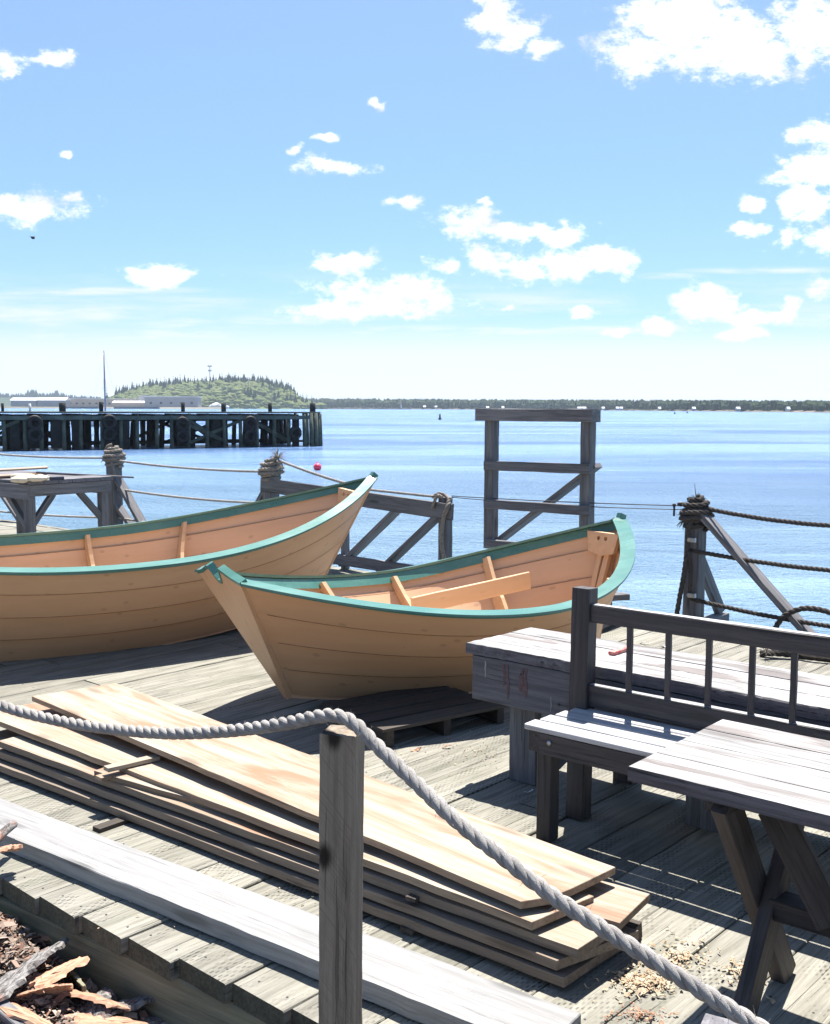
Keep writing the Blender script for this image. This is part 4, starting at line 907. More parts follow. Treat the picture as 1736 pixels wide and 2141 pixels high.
q=G(1343,1965,.02); mb=MB(); d_=(G(1100,1890,.03)-G(1335,1952,.03)).normalized(); mb.beam(G(1335,1952,.03),G(1335,1952,.03)+d_*.3,.07,.06,seg=3,jit=.002,ch=.006); mb.build('timber',M_pallet,label='dark square timber end under the right end of the board stack',category='timber')

# grey plank along the deck edge
random.seed(43)
a=G(40,1758,.065); b=G(664,2009,.065); d=(b-a).normalized(); nn=Vector((-d.y,d.x,0)); st=a-d*1.2; en=G(1192,2141,.065); Lk=(en-st).dot(d)
poly=[st,st+d*Lk,st+d*(Lk+.0)+nn*.215,st+nn*.215]
mb=MB(); mb.prism([V2(p) for p in dense([Vector((p.x,p.y,0)) for p in poly],.06,.0022)],.006,.065,(d.x,d.y),ch=.003); mb.build('kerb_plank',M_kerb,label='long thick grey plank lying along the near edge of the deck',category='plank')

# ------------------------------------------------------------------ grey workbench
random.seed(51)
WZ=.62; F0=G(974,1343,WZ); F1=G(1736,1483,WZ); e1=(F1-F0).normalized(); Bk=G(1110,1311,WZ); e2=Vector((-e1.y,e1.x,0)); wdp=(Bk-F0).dot(e2); sk=(Bk-F0).dot(e1)
t_,root=empty('workbench',(F0.x+.8,F0.y-.4,0),'long grey paint stained workbench with a thick white bleached top behind the dark bench','workbench')
LW=2.9
nb=3; wap=None
for k_ in range(nb):
    w0=wdp*k_/nb; w1=wdp*(k_+1)/nb-.004; a=F0+e1*(sk*w0/wdp)+e2*w0; b=F0+e1*(sk*w1/wdp)+e2*w1
    mb=MB(); z_=WZ-random.uniform(0,.002); poly=[Vector((p.x,p.y,0)) for p in (a,a+e1*LW,b+e1*LW,b)]
    poly=dense(poly,.03,.006 if k_==0 else .002); poly=poly
    mb.prism([V2(p) for p in poly],z_-.048,z_,(e1.x,e1.y),ch=.006,mi=1,mtop=0); mb.build('top_board',[M_table,M_wedge_shade],t_,root)
def WP(x,y,z): q=F0+e1*x+e2*y; return Vector((q.x,q.y,z))
for y_,zz,hh in ((.028,WZ-.052-.105,.205),(wdp-.02,WZ-.052-.08,.16)):
    mb=MB(); mb.beam(WP(.035,y_,zz),WP(LW-.1,y_,zz),.04,hh,seg=14,jit=.0015,ch=.004); wap=wap or mb.build('apron',M_bgrey,t_,root) if zz>WZ-.16 and y_<.1 else (mb.build('apron',M_bgrey,t_,root),wap)[1]
mb=MB(); mb.beam(WP(.055,.05,WZ-.13),WP(.055+sk*.8,wdp-.05,WZ-.13),.038,.15); mb.build('end_apron',M_bgrey,t_,root)
qL=G(1471,1728,0); LGX=(qL-F0).dot(e1); LGY=(qL-F0).dot(e2); print('wleg',LGX,LGY,wdp)
for x_,y_ in ((.275,.095),(.62,wdp-.07),(LGX,LGY),(2.6,.1),(2.6,wdp-.07)):
    mb=MB(); mb.beam(WP(x_,y_,0),WP(x_,y_,WZ-.055),.145 if y_<.2 else .1,.05 if y_<.2 else .1,up=tuple(e2),seg=8,jit=.0015,ch=.004); mb.build('leg',M_grey if y_<.2 else M_tleg,t_,root)
mb=MB(); mb.beam(WP(.37,.17,.09),WP(.62,wdp-.14,WZ-.2),.04,.09); mb.build('brace',M_grey,t_,root)
mb=MB(); mb.beam(WP(.62,wdp-.12,.12),WP(2.6,wdp-.12,.12),.045,.09,seg=6,jit=.001); mb.build('stretcher',M_tleg,t_,root)
# paint stains as thin drips proud of the apron face, and nail heads
M_stain=plain('old_red_paint',(.10,.045,.05),.7,(.13,.09,.10),60); M_wdrip=plain('white_drip',(.33,.33,.34),.6)
def drip(x_,z0,z1,w_,mat,name):
    n_=7; q0=WP(x_,.0065,0); vs=[]
    for i in range(n_):
        zz=z0+(z1-z0)*i/(n_-1); ww=w_*random.uniform(.5,1.2)*(1 if i<n_-1 else .4); xo=random.uniform(-1,1)*w_*.35
        for s_ in (-1,1): vs.append(WP(x_+xo+s_*ww/2,.0062,zz))
    mb.add(vs,[[i*2,i*2+1,i*2+3,i*2+2] for i in range(n_-1)])
for q_ in ((.11,WZ-.07,WZ-.15,.008),(.33,WZ-.075,WZ-.11,.006),(.60,WZ-.12,WZ-.22,.005),(.67,WZ-.1,WZ-.2,.003),(.47,WZ-.17,WZ-.24,.004)):
    mb=MB(); drip(*q_,None,''); mb.build('white_drip',M_wdrip,wap,root)
for x_ in (.215,.235,.31,.33):
    mb=MB(); drip(x_,WZ-.06-random.uniform(0,.03),WZ-.12-random.uniform(0,.13),random.uniform(.010,.022),None,''); mb.build('red_stain',M_stain,wap,root)
for k_ in range(14):
    mb=MB(); q=WP(.3+.19*k_+random.uniform(-.02,.02),.0065,WZ-.1-(k_%2)*.1); mb.lathe([(.005,0),(.005,.003)],q,8,False,-e2); mb.build('nail_head',M_dark,wap,root)
mb=MB(); a=G(1278,1366,WZ+.008); b=G(1316,1354,WZ+.008); mb.beam(a,b,.03,.014); mb.build('paint_stick',M_redstick,label='small red painted stick lying on the grey workbench',category='stick')

# ------------------------------------------------------------------ dark bench with a spindle back
random.seed(61)
SZ=.468; S0=G(1096,1513,SZ); S1=G(1365,1574,SZ); e1=(S1-S0).normalized(); e2=Vector((-e1.y,e1.x,0)); LB=1.55
def BP(x,y,z): q=S0+e1*x+e2*y; return Vector((q.x,q.y,z))
t_,root=empty('bench',BP(.7,.2,0),'dark stained wooden bench with a spindle backrest in front of the workbench','bench')
for k_ in range(4):
    y_=.043+k_*.0925; mb=MB(); mb.beam(BP(-.0+.012*k_,y_,SZ-.011),BP(LB,y_,SZ-.011),.080,.022,seg=8,jit=.0006,ch=.003); mb.build('seat_slat',M_slat_hl,t_,root)
mb=MB(); mb.beam(BP(.07,.022,SZ-.066),BP(LB-.03,.022,SZ-.066),.036,.085,seg=6,jit=.0006,ch=.003); bap=mb.build('apron',M_benchwood,t_,root)
mb=MB(); mb.beam(BP(.07,.35,SZ-.066),BP(LB-.03,.35,SZ-.066),.036,.085,seg=6,ch=.003); mb.build('apron',M_benchwood,t_,root)
for x_ in (.045,LB-.06):
    mb=MB(); mb.beam(BP(x_,.005,SZ-.062),BP(x_,.355,SZ-.062),.05,.08,ch=.003); mb.build('seat_bearer',M_benchwood,t_,root)
fl=G(1141,1753,0); lx=(fl-S0).dot(e1); ly=(fl-S0).dot(e2); print('leg',ly); ly=max(ly,.074)
for x_ in (lx,LB-.1):
    mb=MB(); mb.beam(BP(x_,ly,0),BP(x_,ly,SZ-.03),.066,.066,up=tuple(e2),seg=6,jit=.0008,ch=.004); mb.build('leg',M_benchwood,t_,root)
bl=G(1209,1707,0); bx=(bl-S0).dot(e1); by=(bl-S0).dot(e2)
ptop=D(1222,1229,bl.y+.02); ph_=ptop.z
px_=(ptop-S0).dot(e1)
posts=[]
for x_ in (bx,LB-.05):
    dx=px_-bx
    mb=MB(); mb.beam(BP(x_,by,0),BP(x_+dx,by+.03,ph_),.082,.075,up=tuple(e2),seg=10,jit=.001,ch=.004); mb.build('back_post',M_benchwood,t_,root)
def railz(u,v): q=D(u,v,BP(.3,by,0).y); return q.z
yb=by+.02
def onback(u,v):   # point of the back plane under pixel
    d=ray(u,v); o=BP(0,yb,0); n_=e2; t2=(o.x*n_.x+o.y*n_.y)/(d.x*n_.x+d.y*n_.y); return Vector((0,0,HC))+d*t2
q0=onback(1243,1262); q1=onback(1736,1332); zt0=(q0.z+q1.z)/2; q0=onback(1243,1302); q1=onback(1736,1373); zb0=(q0.z+q1.z)/2
mb=MB(); mb.beam(BP(bx+.04,yb+.005,(zt0+zb0)/2),BP(LB-.09,yb+.005,(zt0+zb0)/2),.04,zt0-zb0,seg=10,jit=.001,ch=.004,mtop=1); mb.build('top_rail',[M_benchwood,M_slat_hl],t_,root)  # pale top face is a painted sun highlight on the dark rail
q0=onback(1240,1430); zt1=q0.z; q0=onback(1240,1476); zb1=q0.z
mb=MB(); mb.beam(BP(bx+.04,yb-.002,(zt1+zb1)/2),BP(LB-.09,yb-.002,(zt1+zb1)/2),.036,zt1-zb1,seg=10,jit=.001,ch=.003,mtop=1); mb.build('lower_rail',[M_benchwood,M_slat_hl],t_,root)  # same painted highlight along the top of the lower rail
xs_=[]
for u in (1316,1397,1482,1573,1661,1752,1846,1945):
    q=onback(u,1400); x_=(q-S0).dot(e1)
    if x_<LB-.1:
        mb=MB(); mb.beam(BP(x_,yb,zt1-.01),BP(x_,yb,zb0+.01),.022,.022,up=tuple(e2),seg=4,jit=.0008,ch=.003); mb.build('spindle',M_benchwood,t_,root)
mb=MB(); mb.lathe([(.011,0),(.011,.003),(.005,.007)],BP(.115,.0035,SZ-.055),10,True,-e2); mb.build('bolt',M_metal,bap,root)
print('bench',zt0,zb0,zt1,zb1,ph_,lx,ly,bx,by)

# ------------------------------------------------------------------ table with crossed legs
random.seed(71)
TZ=.72; T0=G(1313,1601,TZ); T1=G(1736,1705,TZ); e1=(T1-T0).normalized(); Tb=G(1510,1503,TZ); e2=Vector((-e1.y,e1.x,0)); tw=(Tb-T0).dot(e2); sk=(Tb-T0).dot(e1); LT=1.7
def TP(x,y,z): q=T0+e1*x+e2*y; return Vector((q.x,q.y,z))
t_,root=empty('table',TP(.8,.3,0),'bleached plank table on dark crossed legs at the right foreground','table')
fr_=[0,.265,.53,.78,1.0]
for k_ in range(4):
    y0_,y1_=tw*fr_[k_]+(.002 if k_ else 0),tw*fr_[k_+1]-.002
    poly=[Vector((p.x,p.y,0)) for p in (TP(sk*y0_/tw,y0_,0),TP(LT,y0_,0),TP(LT,y1_,0),TP(sk*y1_/tw,y1_,0))]
    mb=MB(); mb.prism([V2(p) for p in dense(poly,.07,.0018)],TZ-.042,TZ-random.uniform(0,.0015),(e1.x,e1.y),ch=.003,mi=1,mtop=0); mb.build('top_board',[M_table,M_tedge_shade],t_,root)
def xleg(x_,far=False):
    for (ya,yb_,dx) in ((.045,tw-.085,-.0),(tw-.06,.075,.042)):
        # ya at the top, yb at the floor
        mb=MB(); mb.beam(TP(x_+dx,yb_,0),TP(x_+dx,ya,TZ-.045),.042 if dx else .045,.088,up=tuple(e2),seg=8,jit=.001,ch=.004,ends=(0,0)); mb.build('leg',M_tleg,t_,root)
f1=G(1642,2070,0); x1=(f1-T0).dot(e1)
xleg(.262); xleg(LT-.3)
mb=MB(); mb.beam(TP(.25,tw/2,TZ-.07),TP(LT-.25,tw/2,TZ-.07),.04,.05); mb.build('cleat',M_tleg,t_,root)
for x_ in (.25,LT-.3):
    mb=MB(); mb.beam(TP(x_,.03,TZ-.062),TP(x_,tw-.03,TZ-.062),.07,.036); mb.build('cleat',M_tleg,t_,root)
mb=MB(); mb.beam(TP(.31,tw*.49,.315),TP(LT-.3,tw*.49,.315),.085,.06,seg=8,jit=.001,ch=.004); mb.build('stretcher',M_tleg,t_,root)
def onpl(u,v,y):
    d=ray(u,v); o=TP(0,y,0); t2=((o.x)*e2.x+(o.y)*e2.y)/(d.x*e2.x+d.y*e2.y); return Vector((0,0,HC))+d*t2
qa_=onpl(1618,1690,tw*.36); qb_=onpl(1728,1905,tw*.42); mb=MB(); mb.beam(qb_+(qb_-qa_)*.12,qa_+(qa_-qb_)*(.0),.04,.085,seg=5,jit=.001,ch=.004); mb.build('brace',M_tleg,t_,root)

# ------------------------------------------------------------------ near rope and its posts
random.seed(81)
PT=D(716,1528,2.60); pz=PT.z
mb=MB(); base=Vector((PT.x-.012,PT.y,-.45))
mb.beam(base,Vector((PT.x,PT.y,pz)),.090,.088,up=(.26,1,0),seg=26,jit=.0014,ch=.004,ends=(0,0)); mb.build('post',M_post,label='square rough brown post in the foreground with the thick rope over its top',category='post')
P3=D(1512,2133,2.05); mb=MB(); mb.beam(Vector((P3.x,P3.y,-.45)),P3-Vector((0,0,.02)),.088,.088,up=(.5,1,0),seg=10,jit=.0014,ch=.004); mb.build('post',M_bgrey,label='grey post top just showing at the bottom edge under the rope',category='post')
RR=.0175
path=[D(-330,1362,3.9),D(-150,1418,3.65),D(0,1474,3.45),D(75,1496,3.36),D(160,1514,3.26),D(250,1526,3.14),D(350,1533,3.0),D(440,1531,2.9),D(520,1524,2.80),D(600,1512,2.70),D(655,1500,2.63),D(700,1496,2.585),
 D(740,1512,2.55),D(790,1561,2.50),D(850,1617,2.44),D(950,1712,2.34),D(1050,1791,2.26),D(1150,1869,2.20),D(1250,1935,2.15),D(1350,1998,2.10),D(1450,2061,2.06),D(1550,2124,2.02),D(1650,2190,1.97),D(1800,2290,1.9)]
mb=MB(); mb.rope(spline(path,10),RR,pitch=.108,k=9,per=14)
# loose fibres on the rope
sp=spline(path,10); rs=random.Random(2)
for k_ in range(420):
    i=rs.randrange(len(sp)-1); c=sp[i].lerp(sp[i+1],rs.random()); v=Vector((rs.uniform(-1,1),rs.uniform(-1,1),rs.uniform(-1,1))).normalized(); s_=c+v*RR; e=s_+(v+Vector((rs.uniform(-1,1),rs.uniform(-1,1),rs.uniform(-1,1)))*.9)*rs.uniform(.004,.013)
    mb.tube([s_,(s_+e)/2+v*.001,e],[.0005,.0004,.0002],3,False,False)
mb.build('rope',M_rope,label='thick pale three strand rope draped over the brown foreground post',category='rope')

# ------------------------------------------------------------------ outer fence
random.seed(91)
EY=10.60
def edge_pt(u,off=0.0,z=0):
    d=ray(u,860); r=d.x/d.y; y=(EY+off)/(1+.88*r); return Vector((r*y,y,z))
eE=Vector((1,-.88,0)).normalized(); eN=Vector((.66,.75,0)).normalized()
def wrap(mb,c,z0,turns,r,rr,sq=True,ph=0.0):
    pts=[]; n=int(turns*20)
    for i in range(n+1):
        a=2*PI*i/20+ph; m=1/max(abs(math.cos(a)),abs(math.sin(a)))**.55; k_=r*m*.98*(1+.05*math.sin(i*.9)); dirx=eE*math.cos(a)+eN*math.sin(a)
        pts.append(Vector((c.x,c.y,z0+rr*1.9*i/20+.004*math.sin(i*.7)))+dirx*k_)
    mb.rope(pts,rr,k=5,per=7)
def fray(mb,c,n,l,r=.002,up=.6):
    for _ in range(n):
        v=Vector((random.uniform(-1,1),random.uniform(-1,1),random.uniform(-up,1))).normalized(); mb.tube([c,c+v*l*.5,c+v*l*random.uniform(.7,1)-Vector((0,0,l*.2))],[r,r,r*.5],3,False,False)
def post_thing(u,vtop,wpx,label,yoff=0,group=None):
    b=edge_pt(u,yoff); w_=wpx*b.y/F; zt=D(u,vtop,b.y).z; t,root=empty('fence_post',b,label,'fence post',group)
    mb=MB(); mb.beam((b.x,b.y,-.25),(b.x,b.y,zt),w_,w_,up=tuple(eN),seg=8,jit=.002,ch=.006); mb.build('post',M_grey,t,root)
    return t,root,b,zt,w_
# post 1 (left)
t1,r1,b1,z1,w1=post_thing(236,942,24,'grey fence post with a fat rope wrapping, behind the left work table')
mb=MB(); q=edge_pt(318); q.z=-.05; mb.beam(Vector((b1.x,b1.y,z1-.28)),q,.05,.12,up=tuple(eN)); mb.build('brace',M_grey,t1,r1)
mb=MB(); mb.beam(Vector((b1.x,b1.y,.42))+eE*.05,Vector((b1.x,b1.y,.0))+eE*.42+eN*.1,.05,.11,up=tuple(eN)); mb.build('brace',M_grey,t1,r1)
# post 0, left of it
t0,r0,b0,z0_,w0_=post_thing(-26,950,22,'grey braced fence post at the far left behind the work table')
mb=MB(); q=edge_pt(46); q.z=-.05; mb.beam(Vector((b0.x,b0.y,z0_-.3)),q,.05,.12,up=tuple(eN)); mb.build('brace',M_grey,t0,r0)
# post 2
t2,r2,b2,z2,w2=post_thing(565,968,26,'grey fence post with frayed rope wrapping behind the longer dory')
mb=MB(); q=edge_pt(492); q.z=.1; q0=Vector((b2.x,b2.y,z2-.25)); mb.beam(q0-eE*.02,q+(q0-q)*-.2,.05,.12,up=tuple(eN)); mb.build('brace',M_grey,t2,r2)
# post 3
t3,r3,b3,z3,w3=post_thing(933,1040,22,'fence post with a hanging rope at the right end of the braced railing panel')
# right post
t4,r4,b4,z4,w4=post_thing(1462,1052,34,'dark fence post wound with rope, right of the gap in the fence')
mb=MB(); q=edge_pt(1724); q.z=-.02; mb.beam(Vector((b4.x,b4.y,z4-.07))+eE*.06-eN*.03,q-eN*.03,.045,.135,up=tuple(eN),ch=.004,seg=10,jit=.001); mb.build('brace',M_grey,t4,r4)
mb=MB(); mb.beam(Vector((b4.x,b4.y,.52))+eN*.05,Vector((b4.x,b4.y,.02))+eN*.36+eE*.06,.06,.09); mb.build('outrigger_brace',M_grey,t4,r4)
mb=MB(); mb.beam(Vector((b4.x,b4.y,-.03))-eN*.2+eE*.07,Vector((b4.x,b4.y,-.03))+eN*.42+eE*.07,.09,.07); mb.build('outrigger',M_grey,t4,r4)
t5,r5,b5,z5,w5=post_thing(1860,1075,40,'fence post beyond the right edge of the picture')
# tags of metal on the right post
for v in (1129,1245):
    mb=MB(); q=D(1447,v,b4.y-.1); mb.beam(q-eE*.03,q+eE*.03,.03,.035); mb.ball(q-eE*.03,.016,2); mb.build('cleat',M_metal,t4,r4)
# railing panel between post 2 and 3
def ep(u,v,off=0):
    # point in the fence plane below a pixel
    d=ray(u,v); y0=EY+off; t=y0/(d.y+.88*d.x); return Vector((0,0,HC))+d*t
t,root=empty('railing_panel',((b2+b3)/2).to_tuple(),'grey timber railing panel with slanting struts between two fence posts','railing')
mb=MB(); a=ep(548,1013,-.08); b=ep(946,1071,-.08); mb.beam(a,b,.045,.155,seg=10,jit=.0015); mb.build('top_rail',M_grey,t,root)
a=ep(700,1168,-.08); b=ep(946,1206,-.08); d_=(b-a).normalized(); mb=MB(); mb.beam(a-d_*1.3,b,.05,.11,seg=8,jit=.0015); mb.build('bottom_rail',M_grey,t,root)
for (p0,p1) in (((838,1060),(716,1180)),((922,1075),(796,1194)),((745,1042),(636,1160)),((655,1028),(545,1140))):
    mb=MB(); mb.beam(ep(*p0,-.02),ep(*p1,-.02),.045,.13,up=tuple(eN),seg=6,jit=.0015); mb.build('strut',M_grey,t,root)
mb=MB(); q=ep(722,1110,.05); mb.beam((q.x,q.y,-.1),(q.x,q.y,q.z+.02),.07,.07,up=tuple(eN)); mb.build('strut',M_grey,t,root)
# tall frame standing at the edge
random.seed(95)
OF=.05
def fp(u,v,off=OF): return ep(u,v,off)
t,root=empty('ladder_frame',(fp(1125,1150).x,fp(1125,1150).y,0),'tall weathered timber frame with cross rails and a diagonal standing at the water edge','frame')
for (u,v0,v1,wpx) in ((1029,876,1146,31),(1231,876,1250,33)):
    q=fp(u,v0); q1=fp(u,v1); w_=wpx*q.y/F; mb=MB(); mb.beam((q.x,q.y,max(-.3,q1.z) if u<1100 else -.3),(q.x,q.y,q.z+.02),w_*.72,w_*.72,up=tuple(eN),seg=10,jit=.002,ch=.005); mb.build('post',M_grey,t,root)
q0=fp(1003,867,OF-.02); q1=fp(1247,869,OF-.02); mb=MB(); mb.beam(q0,q1,.14,.112,seg=8,jit=.002,ch=.005); mb.build('cap_rail',M_grey,t,root)
for (v0,v1,h_) in ((973,980.5,.085),(1053,1068,.085),(1136,1158,.085)):
    mb=MB(); mb.beam(fp(1014,v0,OF-.10),fp(1234,v1,OF-.10),.04,h_,seg=8,jit=.0015,ch=.004); mb.build('rail',M_grey,t,root)
mb=MB(); mb.beam(fp(1250,973,OF+.10),fp(1040,1134,OF+.10),.045,.12,up=tuple(eN),seg=6,jit=.0015); mb.build('diagonal',M_grey,t,root)
mb=MB(); q=fp(1029,1140,OF+.1); mb.beam((q.x,q.y+.05,-1.2),(q.x,q.y+.05,q.z+.1),.1,.1) ; 
# ropes of the fence
def rp(u,v,off=0): return ep(u,v,off)
def fence_rope(a,b,s_,r,label,mat=M_rope2,extra=None):
    mb=MB(); pts=sag(a,b,s_)
    if extra: pts=pts+extra
    mb.rope(pts,r,k=5,per=6); mb.build('rope',mat,label=label,category='rope',group='ropes strung along the fence')
def at(b,z,e=0,n_=0): return Vector((b.x,b.y,z))+eE*e+eN*n_
fence_rope(rp(-60,944),rp(222,957),.03,.016,'upper rope running left from the wrapped post at the left',M_rope)
fence_rope(rp(240,962),rp(560,986),.03,.016,'upper rope between the two wrapped posts at the left',M_rope)
fence_rope(rp(246,1022),rp(560,1052),.03,.016,'middle rope between the two wrapped posts at the left',M_rope)
fence_rope(rp(-60,1062),rp(230,1082),.03,.016,'low rope running behind the left work table',M_rope)
fence_rope(rp(236,1080),rp(560,1120),.03,.016,'low rope that slopes down right of the left work table',M_rope)
fence_rope(rp(590,965),rp(776,1024),.02,.017,'pale rope slanting down from the frayed post behind the dory',M_rope)
fence_rope(rp(776,1024),rp(926,1040),.0,.015,'rope lying on the top rail of the railing panel',M_rope)
fence_rope(rp(1472,1062),rp(1870,1103),.04,.019,'upper dark rope right of the rope wound post')
fence_rope(rp(1444,1150,-.08),rp(1870,1202,-.08),.03,.019,'middle dark rope right of the rope wound post')
fence_rope(rp(1446,1252,-.08),rp(1870,1326,-.08),.03,.019,'lower dark rope right of the rope wound post')
mb=MB(); a=rp(945,1037);b=rp(1442,1058)
mb.tube(sag(a,b,.01),.0045,5); mb.tube(sag(a+Vector((0,0,-.012)),b+Vector((0,0,-.03)),.02),.004,5)
q=rp(1410,1056); mb.tube([q,q-Vector((0,0,.09))],.009,5); mb.ball(q,.018,1); mb.ball(rp(1424,1054),.02,2,0,(1.6,1,1))
mb.build('thin_line',M_dark,label='thin double line stretched across the gap in the fence',category='line')
# rope wrappings on the post heads
for (b_,zt,w_,tn,rr,lab,u) in ((b1,z1,w1,5,.021,'fat rope wound round the head of the post behind the left table',236),(b2,z2,w2,5,.020,'frayed rope wound round the head of the post behind the longer dory',566),(b4,z4,w4,6,.020,'dark rope wound round the head of the right fence post',1462)):
    mb=MB(); rr=.022; wrap(mb,b_,zt-.21,5.5,w_*.52+rr*.7,rr); wrap(mb,b_,zt-.13,2,w_*.52+rr*1.9,rr,ph=2.0); wrap(mb,b_,zt-.0,1.2,w_*.34,rr,ph=1.0)
    c=Vector((b_.x,b_.y,zt+.02))
    if u==566: fray(mb,c+eE*.12+Vector((0,0,.05)),60,.16,.003,1.0); mb.rope([c+eE*.05,c+eE*.12+Vector((0,0,.06)),c+eE*.10-eN*.08+Vector((0,0,.0))],.022,k=5,per=6)
    if u==236: mb.rope(spline([c-eE*.05+Vector((0,0,.06)),c-eE*.16+Vector((0,0,.02)),c-eE*.20-Vector((0,0,.12)),c-eE*.14-Vector((0,0,.16))],6),.018,k=5,per=6); mb.rope(spline([c+eE*.1-eN*.1-Vector((0,0,.16)),c+eE*.16-eN*.1-Vector((0,0,.3)),c+eE*.12-eN*.1-Vector((0,0,.36))],6),.018,k=5,per=6); fray(mb,c-eE*.18-Vector((0,0,.14)),24,.09,.003)
    if u==1462:
        fray(mb,c+Vector((0,0,.0)),50,.10,.003,.2); fray(mb,c-eE*.09-Vector((0,0,.16)),30,.1,.003,1); mb.tube([c,c+Vector((-.02,0,.14))],[.004,.002],4)
    mb.build('wound_rope',M_rope3 if u<1000 else M_rope2,label=lab,category='rope')
# ropes that hang from posts
mb=MB(); q=[ep(1452,1072,-.12),ep(1440,1110,-.14),ep(1437,1150,-.14),ep(1432,1190,-.15),ep(1424,1235,-.16),ep(1414,1290,-.2)]
mb.rope(spline(q,8),.021,k=6,per=8); mb.build('hanging_rope',M_rope2,label='dark rope hanging down the left side of the right fence post',category='rope')
mb=MB(); q=[ep(1440,1152,-.15),ep(1444,1195,-.12),ep(1442,1240,-.12),ep(1447,1256,-.12)]; mb.rope(spline(q,8),.015,k=5,per=7); mb.build('hanging_rope',M_rope2,label='short rope loop hanging between the cleats of the right fence post',category='rope')
mb=MB(); q=[ep(940,1042,-.06),ep(936,1060,-.14),ep(927,1085,-.14),ep(923,1120,-.14),ep(925,1148,-.14),ep(930,1170,-.12)]; mb.rope(spline(q,8),.022,k=6,per=8)
q=[ep(925,1040,-.1),ep(916,1036,-.12),ep(908,1050,-.13),ep(904,1066,-.13)]; mb.rope(spline(q,6),.017,k=5,per=7); mb.rope(spline([ep(904,1040,-.1),ep(918,1032,-.05),ep(932,1036,-.0),ep(942,1044,-.08)],6),.018,k=5,per=7)
mb.build('hanging_rope',M_rope3,label='rope knotted on and hanging from the post at the end of the railing panel',category='rope')
# rope lying on the deck at the right, and a loop standing over the fence foot
mb=MB(); q=[G(1590,1366,.02),G(1630,1366,.03),G(1680,1372,.02),G(1736,1378,.02),G(1830,1392,.02)]; mb.rope(spline(q,8),.024,k=6,per=8); mb.build('rope',M_rope2,label='dark rope lying on the deck behind the bench spindles',category='rope')
mb=MB(); q=[G(1600,1361,.05),G(1650,1360,.055),G(1700,1369,.05),G(1750,1373,.05)]; mb.rope(spline(q,8),.020,k=6,per=8); fray(mb,G(1602,1362,.05),20,.08,.003); mb.build('rope',M_rope3,label='frayed rope end crossing the dark rope on the deck',category='rope')
mb=MB(); q=[ep(1612,1330,-.2),ep(1622,1312,-.18),ep(1640,1288,-.15),ep(1675,1273,-.13),ep(1710,1274,-.12),ep(1745,1284,-.12),ep(1780,1300,-.12),ep(1800,1330,-.12)]; mb.rope(spline(q,8),.022,k=6,per=8); mb.build('rope_loop',M_rope2,label='arching loop of dark rope at the foot of the right fence brace',category='rope')

# ------------------------------------------------------------------ left work table
random.seed(101)
LZ=.85; K0=G(62,1006,LZ); Kr=G(232,996,LZ); e1=(Kr-K0).normalized(); e2=Vector((-e1.y,e1.x,0)); LL=(Kr-K0).length; LWd=1.9
def LP(x,y,z): q=K0+e1*x+e2*y; return Vector((q.x,q.y,z))
t_,root=empty('work_table',LP(.6,.6,0),'small grey plank work table with knee braces behind the longer dory at the left','work table')
nb=int(LL/.16)
for k_ in range(nb):
    x0_=-.02+k_*(LL+.04)/nb; mb=MB(); w_=(LL+.04)/nb; mb.beam(LP(x0_+w_/2,-.02,LZ-.022),LP(x0_+w_/2,LWd,LZ-.022),w_-.006,.044,seg=4,jit=.001); mb.build('top_board',M_bgrey,t_,root)
for (a,b) in (((0,.02),(LL,.02)),((0,LWd-.04),(LL,LWd-.04))):
    mb=MB(); mb.beam(LP(a[0]+.0,a[1],LZ-.115),LP(b[0],b[1],LZ-.115),.04,.13,seg=5,jit=.001); mb.build('apron',M_grey,t_,root)
for x_ in (0,LL-.02):
    mb=MB(); mb.beam(LP(x_-.022,-.0,LZ-.125),LP(x_-.022,LWd-.02,LZ-.125),.04,.17,seg=5,jit=.001); mb.build('apron',M_bgrey,t_,root)
for (x_,y_) in ((.03,.06),(LL-.08,.06),(.05,LWd-.1),(LL-.08,LWd-.1)):
    mb=MB(); mb.beam(LP(x_,y_,0),LP(x_,y_,LZ-.05),.10,.10,up=tuple(e2),seg=5,jit=.001); mb.build('leg',M_grey,t_,root)
for (a,b) in (((.34,.06,LZ-.17),(.05,.06,LZ-.52)),((LL-.42,.06,LZ-.17),(LL-.09,.06,LZ-.52)),((.05,.5,LZ-.2),(.05,.08,LZ-.6))):
    mb=MB(); mb.beam(LP(*a),LP(*b),.06,.07); mb.build('knee_brace',M_grey,t_,root)
mb=MB(); a=G(-60,986,LZ+.06); b=G(100,977,LZ+.10); mb.beam(a,b,.34,.02,seg=4,jit=.001); mb.build('board',M_pale,label='upper bleached board lying on the left work table',category='board')
mb=MB(); a=G(-60,999,LZ+.022); b=G(88,990,LZ+.03); mb.beam(a,b,.22,.02,seg=4,jit=.001); mb.build('board',M_pale,label='lower bleached board on the left work table, under the other one',category='board')
mb=MB(); c=G(64,1000,LZ+.03); rs=random.Random(4)
for k_ in range(9): mb.ball(c+Vector((rs.uniform(-.14,.14),rs.uniform(-.1,.1),rs.uniform(-.02,.02))),rs.uniform(.05,.09),2,.12,(1.3,1,.5))
mb.build('rag',M_rag,label='crumpled cream rag on the corner of the left work table',category='rag')
mb=MB(); mb.beam(G(105,1001,LZ+.03),G(133,1000,LZ+.03),.05,.04); mb.build('hand_tool',M_quay,label='small dark hand tool lying right of the cream rag',category='tool')
mb=MB(); a=G(76,988,LZ+.05); b=a+(D(280,998,13.6)-a); mb.tube([a,a.lerp(b,.5),b],[.015,.014,.012],6); mb.build('pole',M_bgrey,label='long thin pole that sticks out past the left work table',category='pole')
